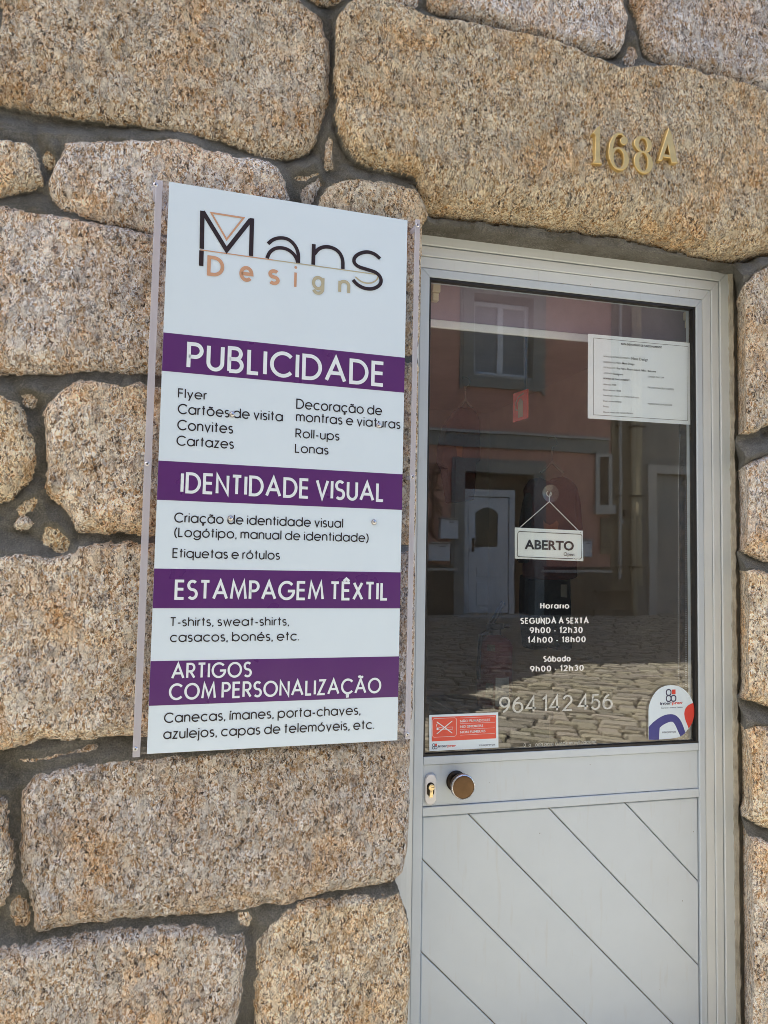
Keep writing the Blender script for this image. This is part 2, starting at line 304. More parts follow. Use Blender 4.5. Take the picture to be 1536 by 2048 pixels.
# ------------------------------------------------------------------ lettering: a geometric stroke alphabet
def arc(cx, cy, rx, ry, a0, a1, n=None):
    n = n or max(6, int(abs(a1-a0)/11))
    return [(cx+rx*math.cos(rad(a0+(a1-a0)*i/n)), cy+ry*math.sin(rad(a0+(a1-a0)*i/n))) for i in range(n+1)]
XH = 0.72; R_ = XH/2
def bowl(cx=R_, r=R_): return arc(cx, R_, r, R_, 0, 360, 28)
def ss(w, h): return arc(w/2, h*0.755, w/2, h*0.245, 38, 270, 14)[:-1] + arc(w/2, h*0.255, w/2*1.05, h*0.255, 90, -142, 14)
G = {
 'A': (.86, [[(0, 0), (.43, 1), (.86, 0)], [(.15, .34), (.71, .34)]]),
 'B': (.56, [[(0, 0), (0, 1), (.26, 1)]+arc(.26, .765, .235, .235, 90, -90)+[(0, .53)], [(.26, .53)]+arc(.28, .265, .27, .265, 90, -90)+[(0, 0)]]),
 'C': (.86, [arc(.5, .5, .5, .5, 42, 318)]), 'D': (.76, [[(0, 0), (0, 1), (.27, 1)]+arc(.27, .5, .49, .5, 90, -90)+[(0, 0)]]),
 'E': (.50, [[(.5, 1), (0, 1), (0, 0), (.5, 0)], [(0, .53), (.47, .53)]]), 'F': (.46, [[(.46, 1), (0, 1), (0, 0)], [(0, .53), (.44, .53)]]),
 'G': (.98, [arc(.5, .5, .5, .5, 42, 350)+[(.99, .47), (.58, .47)]]), 'H': (.64, [[(0, 0), (0, 1)], [(.64, 0), (.64, 1)], [(0, .53), (.64, .53)]]),
 'I': (0.0, [[(0, 0), (0, 1)]]), 'J': (.40, [[(.4, 1), (.4, .22)]+arc(.2, .22, .2, .22, 0, -160)]), 'K': (.58, [[(0, 0), (0, 1)], [(.52, 1), (0, .46)], [(.14, .6), (.58, 0)]]),
 'L': (.42, [[(0, 1), (0, 0), (.42, 0)]]), 'M': (.96, [[(0, 0), (.13, 1), (.48, .14), (.83, 1), (.96, 0)]]), 'N': (.66, [[(0, 0), (0, 1), (.66, 0), (.66, 1)]]),
 'O': (1.0, [arc(.5, .5, .5, .5, 0, 360, 32)]), 'P': (.54, [[(0, 0), (0, 1), (.26, 1)]+arc(.26, .73, .28, .27, 90, -90)+[(0, .46)]]),
 'Q': (1.0, [arc(.5, .5, .5, .5, 0, 360, 32), [(.62, .28), (.95, -.04)]]), 'R': (.56, [[(0, 0), (0, 1), (.26, 1)]+arc(.26, .73, .27, .27, 90, -90)+[(0, .46)], [(.24, .46), (.56, 0)]]),
 'S': (.50, [ss(.5, 1)]), 'T': (.54, [[(0, 1), (.54, 1)], [(.27, 1), (.27, 0)]]), 'U': (.60, [[(0, 1), (0, .3)]+arc(.3, .3, .3, .3, 180, 360)+[(.6, 1)]]),
 'V': (.72, [[(0, 1), (.36, 0), (.72, 1)]]), 'W': (1.1, [[(0, 1), (.28, 0), (.55, 1), (.82, 0), (1.1, 1)]]), 'X': (.62, [[(0, 0), (.6, 1)], [(.02, 1), (.62, 0)]]),
 'Y': (.66, [[(0, 1), (.33, .5), (.66, 1)], [(.33, .5), (.33, 0)]]), 'Z': (.54, [[(.03, 1), (.52, 1), (0, 0), (.54, 0)]]),
 'a': (XH, [bowl(), [(XH, XH), (XH, 0)]]), 'b': (XH, [bowl(), [(0, 1.04), (0, 0)]]), 'c': (.62, [arc(R_, R_, R_, R_, 44, 316)]), 'd': (XH, [bowl(), [(XH, 1.04), (XH, 0)]]),
 'e': (XH, [[(0.02, R_), (XH, R_)]+arc(R_, R_, R_, R_, 0, 318)]), 'f': (.32, [arc(.34, .84, .2, .2, 80, 180)+[(.14, 0)], [(0, XH), (.32, XH)]]),
 'g': (XH, [bowl(), [(XH, XH), (XH, 0.02)]+arc(R_, .02, R_, .32, 0, -158)]), 'h': (.52, [[(0, 1.04), (0, 0)], [(0, .42)]+arc(.26, .46, .26, .26, 180, 0)+[(.52, 0)]]),
 'i': (0.0, [[(0, XH), (0, 0)], [(0, .90), (0, 1.0)]]), 'j': (.0, [[(0, XH), (0, -.2)]+arc(-.14, -.2, .14, .14, 0, -80), [(0, .90), (0, 1.0)]]), 'k': (.46, [[(0, 1.04), (0, 0)], [(.42, XH), (0, .34)], [(.1, .43), (.46, 0)]]),
 'l': (0.0, [[(0, 1.04), (0, 0)]]), 'm': (.86, [[(0, XH), (0, 0)], [(0, .46)]+arc(.215, .48, .215, .24, 180, 0)+[(.43, 0)], [(.43, .46)]+arc(.645, .48, .215, .24, 180, 0)+[(.86, 0)]]),
 'n': (.52, [[(0, XH), (0, 0)], [(0, .42)]+arc(.26, .46, .26, .26, 180, 0)+[(.52, 0)]]), 'o': (XH, [bowl()]), 'p': (XH, [bowl(), [(0, XH), (0, -.32)]]), 'q': (XH, [bowl(), [(XH, XH), (XH, -.32)]]),
 'r': (.20, [[(0, XH), (0, 0)], [(0, .44)]+arc(.22, .44, .22, .27, 180, 80)]), 's': (.38, [ss(.38, XH)]), 't': (.30, [[(.15, 1.0), (.15, 0)], [(0, XH), (.30, XH)]]),
 'u': (.52, [[(0, XH), (0, .26)]+arc(.26, .26, .26, .26, 180, 360)+[(.52, .26)], [(.52, XH), (.52, 0)]]), 'v': (.54, [[(0, XH), (.27, 0), (.54, XH)]]), 'w': (.84, [[(0, XH), (.21, 0), (.42, XH), (.63, 0), (.84, XH)]]),
 'x': (.48, [[(0, 0), (.47, XH)], [(.01, XH), (.48, 0)]]), 'y': (.54, [[(0, XH), (.28, .02)], [(.54, XH), (.14, -.32)]]), 'z': (.44, [[(.02, XH), (.42, XH), (0, 0), (.44, 0)]]),
 '0': (.60, [arc(.3, .5, .3, .5, 0, 360, 28)]), '1': (.22, [[(0, .80), (.22, 1), (.22, 0)]]), '2': (.58, [arc(.29, .71, .27, .29, 170, -28)+[(0, 0), (.58, 0)]]),
 '3': (.54, [arc(.26, .755, .23, .245, 150, -90)[:-1]+[(.24, .51)], [(.24, .51)]+arc(.26, .26, .27, .26, 85, -155)]), '4': (.64, [[(.48, 0), (.48, 1), (0, .24), (.64, .24)]]),
 '5': (.56, [[(.52, 1), (.12, 1), (.05, .53)]+arc(.27, .33, .29, .33, 128, -150)]), '6': (.60, [arc(.3, .31, .3, .31, 0, 360, 26), arc(.62, .34, .62, .68, 110, 178)]),
 '7': (.54, [[(0, 1), (.54, 1), (.15, 0)]]), '8': (.56, [arc(.28, .76, .23, .24, 0, 360, 22), arc(.28, .26, .28, .26, 0, 360, 24)]), '9': (.60, [arc(.3, .69, .3, .31, 0, 360, 26), arc(-.02, .66, .62, .68, -70, -2)]),
 ',': (.05, [[(.05, .08), (0, -.14)]]), '.': (0.0, [[(0, -.02), (0, .09)]]), '-': (.28, [[(0, .34), (.28, .34)]]), '(': (.18, [arc(.42, .42, .42, .66, 118, 242)]), ')': (.18, [arc(-.24, .42, .42, .66, 62, -62)]), ':': (0., [[(0, 0), (0, .1)], [(0, .5), (0, .6)]]),
 'ı': (0.0, [[(0, XH), (0, 0)]]),
}
def tilde(cx, y): return [(cx-.19, y), (cx-.13, y+.07), (cx-.06, y+.075), (cx+.05, y+.015), (cx+.12, y+.02), (cx+.19, y+.09)]
ACC = {'ã': ('a', 'T'), 'õ': ('o', 'T'), 'Ã': ('A', 'T'), 'ç': ('c', 'C'), 'Ç': ('C', 'C'), 'é': ('e', 'A'), 'í': ('ı', 'A'), 'ó': ('o', 'A'), 'á': ('a', 'A'), 'Á': ('A', 'A'), 'Ê': ('E', 'H')}
def glyph(ch):
    if ch in G: return G[ch]
    b, k = ACC[ch]; wd, st = G[b]; cx = wd/2; top = 1.0 if b.isupper() else XH
    st = list(st)
    if k == 'T': st.append(tilde(cx, top+.13))
    if k == 'A': st.append([(cx-.03, top+.10), (cx+.12, top+.28)])
    if k == 'H': st.append([(cx-.2, top+.10), (cx, top+.25), (cx+.2, top+.10)])
    if k == 'C': st.append([(cx+.03, 0), (cx, -.10), (cx+.1, -.14), (cx+.08, -.24), (cx-.08, -.25)])
    return wd, st
def stroke(pts, wd):
    """flat ribbon along a polyline; wd: width or function(direction)"""
    q = [pts[0]]
    for p in pts[1:]:
        if math.hypot(p[0]-q[-1][0], p[1]-q[-1][1]) > 1e-6: q.append(p)
    closed = len(q) > 3 and math.hypot(q[0][0]-q[-1][0], q[0][1]-q[-1][1]) < 1e-5
    if closed: q = q[:-1]
    n = len(q); vs, fs = [], []
    W = wd if callable(wd) else (lambda d: wd)
    dirs = []
    for i in range(n if closed else n-1):
        a, b = q[i], q[(i+1) % n]; L = math.hypot(b[0]-a[0], b[1]-a[1]); dirs.append(((b[0]-a[0])/L, (b[1]-a[1])/L))
    for i in range(n):
        if closed: d0, d1 = dirs[i-1], dirs[i]
        else: d0, d1 = dirs[max(0, i-1)], dirs[min(n-2, i)]
        tx, ty = d0[0]+d1[0], d0[1]+d1[1]; L = math.hypot(tx, ty)
        if L < 1e-3: tx, ty, L = d1[0], d1[1], 1
        tx, ty = tx/L, ty/L; h = (W(d0)+W(d1))/4; k = h/max(0.38, tx*d1[0]+ty*d1[1])
        vs += [(q[i][0]-ty*k, q[i][1]+tx*k), (q[i][0]+ty*k, q[i][1]-tx*k)]
    for i in range(n if closed else n-1):
        j = (i+1) % n; fs.append((2*i+1, 2*j+1, 2*j, 2*i))
    return vs, fs
def line_len(text, gap, space=.36):
    return sum((space if c == ' ' else glyph(c)[0]+gap) for c in text) - gap
class Flat:
    """flat lettering and shapes in plane coordinates (u, v), each piece on its own hair-thin level"""
    def __init__(s, to3d): s.to3 = to3d; s.mb = MB(); s.k = 0
    def add(s, vs, fs, base=0.0009):
        lv = base + (s.k % 9)*0.00003; s.k += 1
        s.mb.add([s.to3(u, v, lv) for u, v in vs], fs); return s
    def line(s, pts, wd): return s.add(*stroke(pts, wd))
    def poly(s, pts, base=0.0006): return s.add(pts, [tuple(range(len(pts)))], base)
    def rect(s, u0, v0, u1, v1, base=0.0006): return s.poly([(u0, v0), (u1, v0), (u1, v1), (u0, v1)], base)
    def gothic(s, text, A, B, cap, t=0.11, gap=.17, space=.36, fn=None, slab=0.0):
        (u0, v0), (u1, v1) = A, B; L = math.hypot(u1-u0, v1-v0); ca, sa = (u1-u0)/L, (v1-v0)/L
        h = cap*(1-t) if t < .3 else cap; th = t*cap
        nat = line_len(text, gap, space)*h + th; sx = min(1.2, max(0.66, (L-th)/(nat-th)))
        ng = max(1, len(text)-1); extra = (L - (line_len(text, gap, space)*h*sx + th))/ng
        x = th/2; W = th if fn is None else (lambda d: th*fn(d))
        for c in text:
            if c == ' ': x += space*h*sx + extra; continue
            wd, st = glyph(c)
            sts = list(st)
            if slab:
                for pl in st:
                    for e in (pl[0], pl[-1]):
                        if abs(e[1]) < .02 or abs(e[1]-1) < .05: sts.append([(e[0]-slab, e[1]), (e[0]+slab, e[1])])
            for pl in sts:
                q = [(x + px*h*sx, th/2 + py*h) for px, py in pl]
                vs, fs = stroke(q, W)
                s.add([(u0 + a*ca - b*sa, v0 + a*sa + b*ca) for a, b in vs], fs)
            x += (wd+gap)*h*sx + extra
        return s
    def sans(s, text, A, B, cap, bold=0.0):
        cu = bpy.data.curves.new('t', 'FONT'); cu.body = text; cu.offset = bold; cu.resolution_u = 3
        o = bpy.data.objects.new('t', cu); COL.objects.link(o); bpy.context.view_layer.update()
        me = bpy.data.meshes.new_from_object(o.evaluated_get(bpy.context.evaluated_depsgraph_get()))
        vs = [(v.co.x, v.co.y) for v in me.vertices]; fs = [tuple(p.vertices) for p in me.polygons]
        bpy.data.objects.remove(o); bpy.data.curves.remove(cu); bpy.data.meshes.remove(me)
        x0 = min(v[0] for v in vs); x1 = max(v[0] for v in vs)
        (u0, v0), (u1, v1) = A, B; L = math.hypot(u1-u0, v1-v0); ca, sa = (u1-u0)/L, (v1-v0)/L
        kx = L/(x1-x0); ky = cap/0.70
        return s.add([(u0 + (a-x0)*kx*ca - b*ky*sa, v0 + (a-x0)*kx*sa + b*ky*ca) for a, b in vs], fs)
    def build(s, name, mat, parent): return s.mb.build(name, mat, parent)
def rrect(u0, v0, u1, v1, r):
    return arc(u1-r, v1-r, r, r, 0, 90, 6)+arc(u0+r, v1-r, r, r, 90, 180, 6)+arc(u0+r, v0+r, r, r, 180, 270, 6)+arc(u1-r, v0+r, r, r, 270, 360, 6)
#==PART2==
# ------------------------------------------------------------------ the street
def zg(y): return -0.0632*min(y, 0.0)          # the street climbs a little away from the granite house
def ground():
    m = MB(); xs = [-60, -20, -6, 0, 6, 12, 20, 60]; ys = [-60, -20, -9.5, -4, 0.02, 0.5, 60]
    vs = [(x, y, zg(y)-0.05) for y in ys for x in xs]; nx = len(xs)
    fs = [(j*nx+i, j*nx+i+1, (j+1)*nx+i+1, (j+1)*nx+i) for j in range(len(ys)-1) for i in range(nx-1)]
    g = m.add(vs, fs).build('ground', MAT['paving']); g['kind'] = 'structure'
    # granite setts, laid in rows aslant to the house; one mesh with its bed of dark joint earth
    V_, F_, T_ = [], [], []
    bed = [(-4.2, .02), (14, .02), (14, -10.2), (-4.2, -10.2)]
    V_ += [(x, y, zg(y)-.045) for x, y in bed]; F_.append((3, 2, 1, 0)); T_ += [(.10, .09, .08, 1)]*4
    th = rad(24); ct, st = math.cos(th), math.sin(th); ox, oy = 5.0, -5.0
    v = -11.0
    while v < 11.0:
        d = random.uniform(.08, .12); u = -12 + random.uniform(-.2, 0)
        while u < 12:
            L = random.uniform(.13, .24) if random.random() < .6 else random.uniform(.24, .38)
            g_ = random.uniform(.010, .022); top = random.uniform(-.006, .006); tl = random.uniform(-.03, .03); tb = random.uniform(-.035, .035)
            c = [(u+g_, v+g_), (u+L-g_, v+g_), (u+L-g_, v+d-g_), (u+g_, v+d-g_)]
            mid = [((c[k][0]+c[(k+1) % 4][0])/2, (c[k][1]+c[(k+1) % 4][1])/2) for k in range(4)]
            q = []
            for k in range(4): q += [c[k], mid[k]]
            q = [(a_+random.uniform(-.012, .012), b_+random.uniform(-.012, .012)) for a_, b_ in q]
            cu, cv = u+L/2, v+d/2
            X0, Y0 = ox+cu*ct-cv*st, oy+cu*st+cv*ct
            if -4.0 < X0 < 13.8 and -9.95 < Y0 < -.12:
                n = len(V_)
                for s_, dz in ((1.0, -.050), (1.0, -.014), (.95, -.003), (.80, .001)):
                    for a_, b_ in q:
                        uu, vv = cu+(a_-cu)*s_, cv+(b_-cv)*s_
                        X, Y = ox+uu*ct-vv*st, oy+uu*st+vv*ct
                        V_.append((X, Y, zg(Y)+dz+top+(uu-cu)*tl+(vv-cv)*tb+(random.uniform(-.003, .003) if s_ < 1 else 0)))
                for k in range(3):
                    for a_ in range(8):
                        b_ = (a_+1) % 8; F_.append((n+k*8+a_, n+k*8+b_, n+k*8+8+b_, n+k*8+8+a_))
                F_.append(tuple(n+24+k for k in range(8)))
                w_ = random.uniform(.70, 1.15); T_ += [(w_, w_*random.uniform(.96, 1.0), w_*random.uniform(.86, 1.0), 1)]*32
            u += L
        v += d
    me = bpy.data.meshes.new('cobbled_street'); me.from_pydata(V_, [], F_); me.update(); me.materials.append(MAT['setts'])
    a = me.color_attributes.new('tint', 'FLOAT_COLOR', 'POINT'); a.data.foreach_set('color', np.array(T_, np.float32).ravel())
    o = bpy.data.objects.new('cobbled_street', me); COL.objects.link(o); o['kind'] = 'structure'
ground()

# ------------------------------------------------------------------ the granite house
house = thing('stone_house', 'granite house front of big rough blocks with recessed grey mortar joints', 'house', loc=(0.6, 0, 0))
ST = [  # stone outlines, traced on the wall
 [(-160,-150),(300,-150),(575,-150),(580,-20),(600,8),(640,38),(652,85),(656,170),(642,230),(628,280),(592,305),(540,306),(430,266),(300,241),(180,224),(90,214),(0,194),(-150,165),(-140,40),(2,70),(10,0)],
 [(690,-160),(850,-160),(838,-30),(834,10),(800,14),(770,6),(700,-6)],
 [(600,-160),(680,-160),(690,-10),(640,0),(600,-30)],
 [(690,18),(722,7),(770,12),(812,26),(850,50),(900,55),(960,60),(1030,75),(1110,92),(1170,125),(1230,146),(1280,141),(1340,141),(1420,161),(1480,180),(1536,194),(1720,232),(1720,480),(1536,508),(1472,521),(1400,508),(1280,480),(1150,458),(1000,442),(850,428),(846,385),(836,350),(800,334),(760,330),(720,320),(696,290),(676,255),(675,160),(673,80),(680,40)],
 [(858,-150),(1230,-150),(1244,0),(1253,42),(1250,82),(1229,105),(1168,94),(1108,70),(1048,55),(978,42),(918,27),(862,14)],
 [(1268,-150),(1720,-150),(1720,212),(1536,184),(1493,172),(1433,154),(1368,137),(1314,115),(1293,80),(1279,32),(1266,0)],
 [(1261,84),(1272,90),(1282,114),(1274,126),(1255,125),(1249,114)],
 [(-160,280),(0,288),(50,290),(65,308),(72,345),(80,362),(60,371),(0,384),(-160,390)],
 [(88,290),(100,288),(110,310),(113,330),(96,336),(82,320)],
 [(135,283),(200,284),(270,284),(325,277),(380,288),(425,302),(480,315),(530,319),(555,338),(571,368),(575,400),(560,470),(450,482),(320,459),(280,450),(210,436),(150,420),(108,400),(105,365),(119,322)],
 [(590,352),(640,340),(646,352),(602,362)], [(607,405),(600,385),(620,361),(641,352),(641,370),(622,402)],
 [(651,270),(660,262),(668,290),(668,330),(655,332),(648,296)],
 [(645,398),(658,372),(700,362),(750,364),(798,369),(834,383),(850,415),(855,520),(852,700),(700,712),(640,690),(630,560)],
 [(-160,395),(0,408),(30,419),(88,430),(147,438),(190,448),(240,458),(300,470),(400,486),(560,510),(590,600),(570,728),(430,744),(293,742),(249,741),(217,731),(176,734),(117,737),(0,740),(-160,742)],
 [(152,763),(230,768),(290,770),(420,772),(550,780),(560,900),(545,1068),(400,1072),(281,1064),(205,1060),(160,1058),(146,1030),(126,1007),(113,998),(94,971),(97,927),(94,883),(91,840),(94,810),(116,790),(132,775)],
 [(-160,785),(0,790),(30,808),(46,840),(58,880),(62,920),(56,945),(40,966),(15,992),(-160,1010)],
 [(38,795),(50,782),(72,785),(77,800),(62,815),(42,812)],
 [(27,1020),(46,1000),(70,989),(80,1004),(66,1020),(36,1036)], [(25,1046),(45,1036),(66,1045),(56,1056),(28,1056)],
 [(86,1050),(90,1046),(117,1045),(127,1057),(139,1078),(135,1100),(117,1105),(86,1084),(83,1066)],
 [(-160,1128),(0,1117),(60,1112),(110,1118),(150,1107),(162,1095),(230,1089),(290,1092),(420,1096),(556,1104),(560,1300),(550,1462),(420,1472),(264,1470),(205,1470),(146,1476),(100,1474),(44,1484),(0,1497),(-160,1516)],
 [(592,735),(720,728),(850,725),(846,900),(842,1080),(720,1092),(590,1084)],
 [(585,1112),(720,1116),(842,1106),(834,1300),(826,1460),(720,1472),(580,1466)],
 [(36,1520),(80,1515),(140,1500),(186,1492),(191,1500),(150,1509),(90,1523),(50,1527)],
 [(73,1553),(112,1542),(185,1528),(252,1520),(314,1514),(500,1496),(700,1484),(826,1478),(824,1491),(822,1567),(821,1650),(815,1708),(806,1748),(798,1757),(728,1771),(644,1788),(560,1808),(476,1816),(392,1827),(308,1833),(224,1836),(140,1852),(78,1861),(76,1838),(62,1794),(56,1760),(42,1704),(45,1648),(48,1592)],
 [(-160,1615),(4,1590),(12,1650),(20,1720),(15,1782),(0,1810),(-160,1838)],
 [(20,1800),(35,1780),(55,1800),(61,1830),(56,1855),(30,1850),(15,1826)],
 [(-160,1900),(0,1892),(56,1886),(140,1880),(224,1866),(314,1861),(381,1858),(448,1864),(476,1878),(487,1906),(479,1956),(473,2001),(465,2048),(455,2200),(-160,2200)],
 [(476,1834),(486,1823),(500,1825),(508,1840),(496,1862),(477,1858)],
 [(538,1844),(588,1816),(672,1805),(756,1794),(798,1788),(808,1808),(820,1850),(825,1937),(822,1990),(816,2060),(806,2200),(500,2200),(512,2048),(517,1956),(521,1894)],
 [(1482,569),(1509,542),(1536,528),(1720,505),(1720,830),(1536,851),(1517,866),(1493,870),(1482,854),(1481,811),(1476,772),(1476,675),(1478,608)],
 [(1497,921),(1536,905),(1720,868),(1720,1158),(1536,1124),(1513,1116),(1486,1105),(1482,1081),(1474,1026),(1476,979),(1486,956),(1487,932)],
 [(1476,1144),(1497,1137),(1536,1138),(1720,1180),(1720,1462),(1536,1414),(1506,1406),(1486,1390),(1477,1370),(1475,1280)],
 [(1536,1446),(1514,1444),(1500,1461),(1490,1489),(1484,1502),(1485,1556),(1485,1615),(1499,1638),(1536,1662),(1720,1705),(1720,1490)],
 [(1488,1662),(1510,1667),(1536,1679),(1720,1722),(1720,2200),(1492,2200),(1491,2048),(1490,1911),(1487,1792),(1486,1713)],
]
LINTEL = 3
YM = 0.034                                  # mortar level; block faces stand proud of it
ax = P(1480, 1100, .044).x
OPEN_PX = [(848,400),(848,445),(846,500),(843,560),(841,640),(839,700),(836,900),(833,1107),(829,1350),(826,1440),(824,1485),(822,1567),(821,1653),(817,1700),(811,1748),(799,1763),(799,1775),(806,1801),(817,1827),(822,1858),(824,1937),(822,1985),(817,2045),(812,2130),(806,2250)]
zt_l = zt_r = round((P(847, 440, .045).z + P(1461, 532, .045).z)/2/.004)*.004 + .00001
OPEN = [(P(x, y, .012).x, P(x, y, .012).z) for x, y in OPEN_PX[2:]]
OPEN[0] = (OPEN[0][0], zt_l); OPEN = OPEN + [(OPEN[-1][0], -1.0), (ax, -1.0), (ax, zt_r)]
def seg_dist(X, Z, poly, want_near=False):
    n = len(poly); best = np.full(X.shape, 1e9); inside = np.zeros(X.shape, bool); nx = np.zeros(X.shape); nz = np.zeros(X.shape)
    for i in range(n):
        (x0, z0), (x1, z1) = poly[i], poly[(i+1) % n]; dx, dz = x1-x0, z1-z0; L2 = dx*dx+dz*dz+1e-12
        t = np.clip(((X-x0)*dx+(Z-z0)*dz)/L2, 0, 1); qx = x0+t*dx; qz = z0+t*dz; d = np.hypot(X-qx, Z-qz)
        if want_near: m = d < best; nx[m] = qx[m]; nz[m] = qz[m]
        best = np.minimum(best, d)
        c = (z0 > Z) != (z1 > Z)
        with np.errstate(divide='ignore', invalid='ignore'):
            xi = dx*(Z-z0)/(dz if abs(dz) > 1e-12 else 1e-12)+x0
        inside ^= c & (X < xi)
    sd = np.where(inside, best, -best)
    return (sd, nx, nz) if want_near else sd
def vnoise(X, Z, sc, seed):
    r = np.random.default_rng(seed); T = r.random((256, 256)); x, z = X*sc+37.3, Z*sc+51.7
    xi, zi = np.floor(x).astype(int), np.floor(z).astype(int); fx, fz = x-xi, z-zi; fx = fx*fx*(3-2*fx); fz = fz*fz*(3-2*fz)
    g = lambda a, b: T[(a % 256), (b % 256)]
    return (g(xi, zi)*(1-fx)+g(xi+1, zi)*fx)*(1-fz)+(g(xi, zi+1)*(1-fx)+g(xi+1, zi+1)*fx)*fz - .5
def chaikin(p, n=2):
    for _ in range(n):
        q = []
        for i in range(len(p)):
            a, b = p[i], p[(i+1) % len(p)]
            q += [(a[0]*.87+b[0]*.13, a[1]*.87+b[1]*.13), (a[0]*.13+b[0]*.87, a[1]*.13+b[1]*.87)]
        p = q
    return p
def stone_wall():
    polys = []
    for k, s in enumerate(ST):
        pts = [(P(x, y, yy).x, P(x, y, yy).z) for x, y in s for yy in (.060 if k == LINTEL and x > 846 and 425 < y < 525 else .016,)]
        polys.append(chaikin(pts, 1))
    # blocks beyond the picture, so that the wall goes on
    bx0, bx1 = P(-150, 1000, 0).x, P(1700, 1000, 0).x; bz0, bz1 = 0.13, 3.12
    def rows(x0, x1, z0, z1):
        z = z0; rr = random.Random(int(x0*100+z0*10)); out = []
        while z < z1-.05:
            h = min(rr.uniform(.24, .42), z1-z); x = x0
            if z1-z-h < .12: h = z1-z
            while x < x1-.05:
                l = min(rr.uniform(.4, .95), x1-x)
                if x1-x-l < .15: l = x1-x
                j = lambda: rr.uniform(-.02, .02)
                out.append([(x+.022+j(), z+.022+j()), (x+l/2, z+.02+j()), (x+l-.022+j(), z+.022+j()), (x+l-.022+j(), z+h-.022+j()), (x+l/2, z+h-.02+j()), (x+.022+j(), z+h-.022+j())])
                x += l
            z += h
        return out
    zb = P(-160, 1000, 0).x
    extra = rows(-4.0, -0.62, -.05, 3.7) + rows(1.98, 5.0, -.05, 3.7) + rows(-0.62, 1.98, 3.36, 3.7)
    polys += [chaikin(p, 2) for p in extra]
    def axis(a, b, c0, c1, fine, coarse):
        return np.concatenate([np.arange(a, c0, coarse), np.arange(c0, c1, fine), np.arange(c1, b+coarse, coarse)])
    xs = axis(-4, 5, -0.62, 1.90, .004, .02); zs = axis(-.1, 3.7, 0.10, 3.30, .004, .02)
    X, Z = np.meshgrid(xs, zs); sh = X.shape
    wx = X + vnoise(X, Z, 28, 1)*.010 + vnoise(X, Z, 90, 2)*.005; wz = Z + vnoise(X, Z, 28, 3)*.010 + vnoise(X, Z, 90, 4)*.005
    best = np.full(sh, -.2); idx = np.full(sh, -1)
    for k, p in enumerate(polys):
        pa = np.array(p); x0, z0 = pa.min(0)-.09; x1, z1 = pa.max(0)+.09
        i0, i1 = np.searchsorted(xs, [x0, x1]); j0, j1 = np.searchsorted(zs, [z0, z1])
        if i1 <= i0 or j1 <= j0: continue
        s = np.s_[j0:j1, i0:i1]; d = seg_dist(wx[s], wz[s], p); m = d > best[s]
        best[s][m] = d[m]; idx[s][m] = k
    r = np.random.default_rng(5); npz = len(polys)
    R = r.uniform(.010, .022, npz); Hm = r.uniform(.030, .042, npz)
    for k, p in enumerate(polys):
        pa = np.array(p); sz = (pa.max(0)-pa.min(0)).min()
        if sz < .09: R[k] = sz*.42; Hm[k] = .014
    Rk, Hk = R[idx], Hm[idx]
    def zgrad(a, k):
        p_ = np.pad(a, ((k, k), (0, 0)), mode='edge'); zz = np.pad(Z, ((k, k), (0, 0)), mode='edge'); dz_ = zz[2*k:]-zz[:-2*k]
        return np.clip((p_[2*k:]-p_[:-2*k])/np.maximum(dz_, 1e-4), -1, 1)
    small = np.array([min(np.ptp(np.array(p)[:, 0]), np.ptp(np.array(p)[:, 1])) < .09 for p in polys])
    gk = np.where(small, .003, .0085); gk[len(ST)-5:len(ST)] = -.003; grow = gk[idx]
    bs = best + grow                          # the blocks run on a little under the mortar
    gz_ = zgrad(best, 3)                      # > 0: towards the upper block / lower edge of a block
    Rk = Rk*np.where(gz_ > 0, 1+1.5*gz_, 1)
    t = np.clip(bs/Rk, 0, 1); prof = np.sqrt(1-(1-t)**2)*.62 + .38*t
    und = vnoise(X, Z, 4, 6)*.014 + vnoise(X, Z, 12, 7)*.010 + vnoise(X, Z, 38, 8)*.0060 + vnoise(X, Z, 100, 9)*.0036 + vnoise(X, Z, 210, 13)*.0018
    chip = np.clip(vnoise(X, Z, 17, 21)-.22, 0, 1)*.05*np.exp(-np.clip(bs, 0, 1)/.02)
    hs = np.where(bs > 0, Hk*prof + und*np.clip(bs/.03, 0, 1) - chip, -.05)
    gm = zgrad(best, 6)
    trowel = vnoise(X*.5, Z, 16, 10)*.012 + vnoise(X, Z, 30, 11)*.007 + vnoise(X, Z, 80, 12)*.0045 + vnoise(X, Z, 190, 14)*.0026
    hm_ = .007 - .021*gm + trowel             # deep under the upper block, trowelled up on to the lower one
    hm_ = hm_ - np.clip(best, 0, 1)*1.3
    h = np.maximum(hs, hm_)
    Y = YM - h
    # the lintel's lower arris is worn round
    lin = (idx == LINTEL) & (best > -.012); zlow = np.interp(X, [P(850,428,.06).x, P(1150,458,.06).x, P(1472,521,.06).x, P(1720,480,.06).x], [P(850,428,.06).z, P(1150,458,.06).z, P(1472,521,.06).z, P(1720,480,.06).z])
    tb = np.clip((Z-zlow)/.115, 0, 1); Y += np.where(lin, .060*(1-np.sqrt(np.clip(1-(1-tb)**2, 0, 1))) - .012*tb, 0)
    nearhead = (bs <= 0) & (np.abs(X-1.1) < .55) & (np.abs(Z-zlow) < .06); Y += np.where(nearhead, .010, 0)
    # door opening
    so_, nx, nz = seg_dist(X, Z, OPEN, True)
    edge = np.clip(1+so_/.02, 0, 1)          # 1 at the arris, 0 two centimetres away
    Y += np.where(so_ < 0, .010*edge**2, 0)
    inn = so_ > 0; snap = inn & (so_ < .0062)
    X2 = np.where(snap, nx, X); Z2 = np.where(snap, nz, Z); Y2 = np.where(inn, .21, Y)
    rightside = inn & (np.abs(nx-ax) < .003) & (nz < zt_r-.001); X2 = X2 + np.where(rightside, .115, 0)
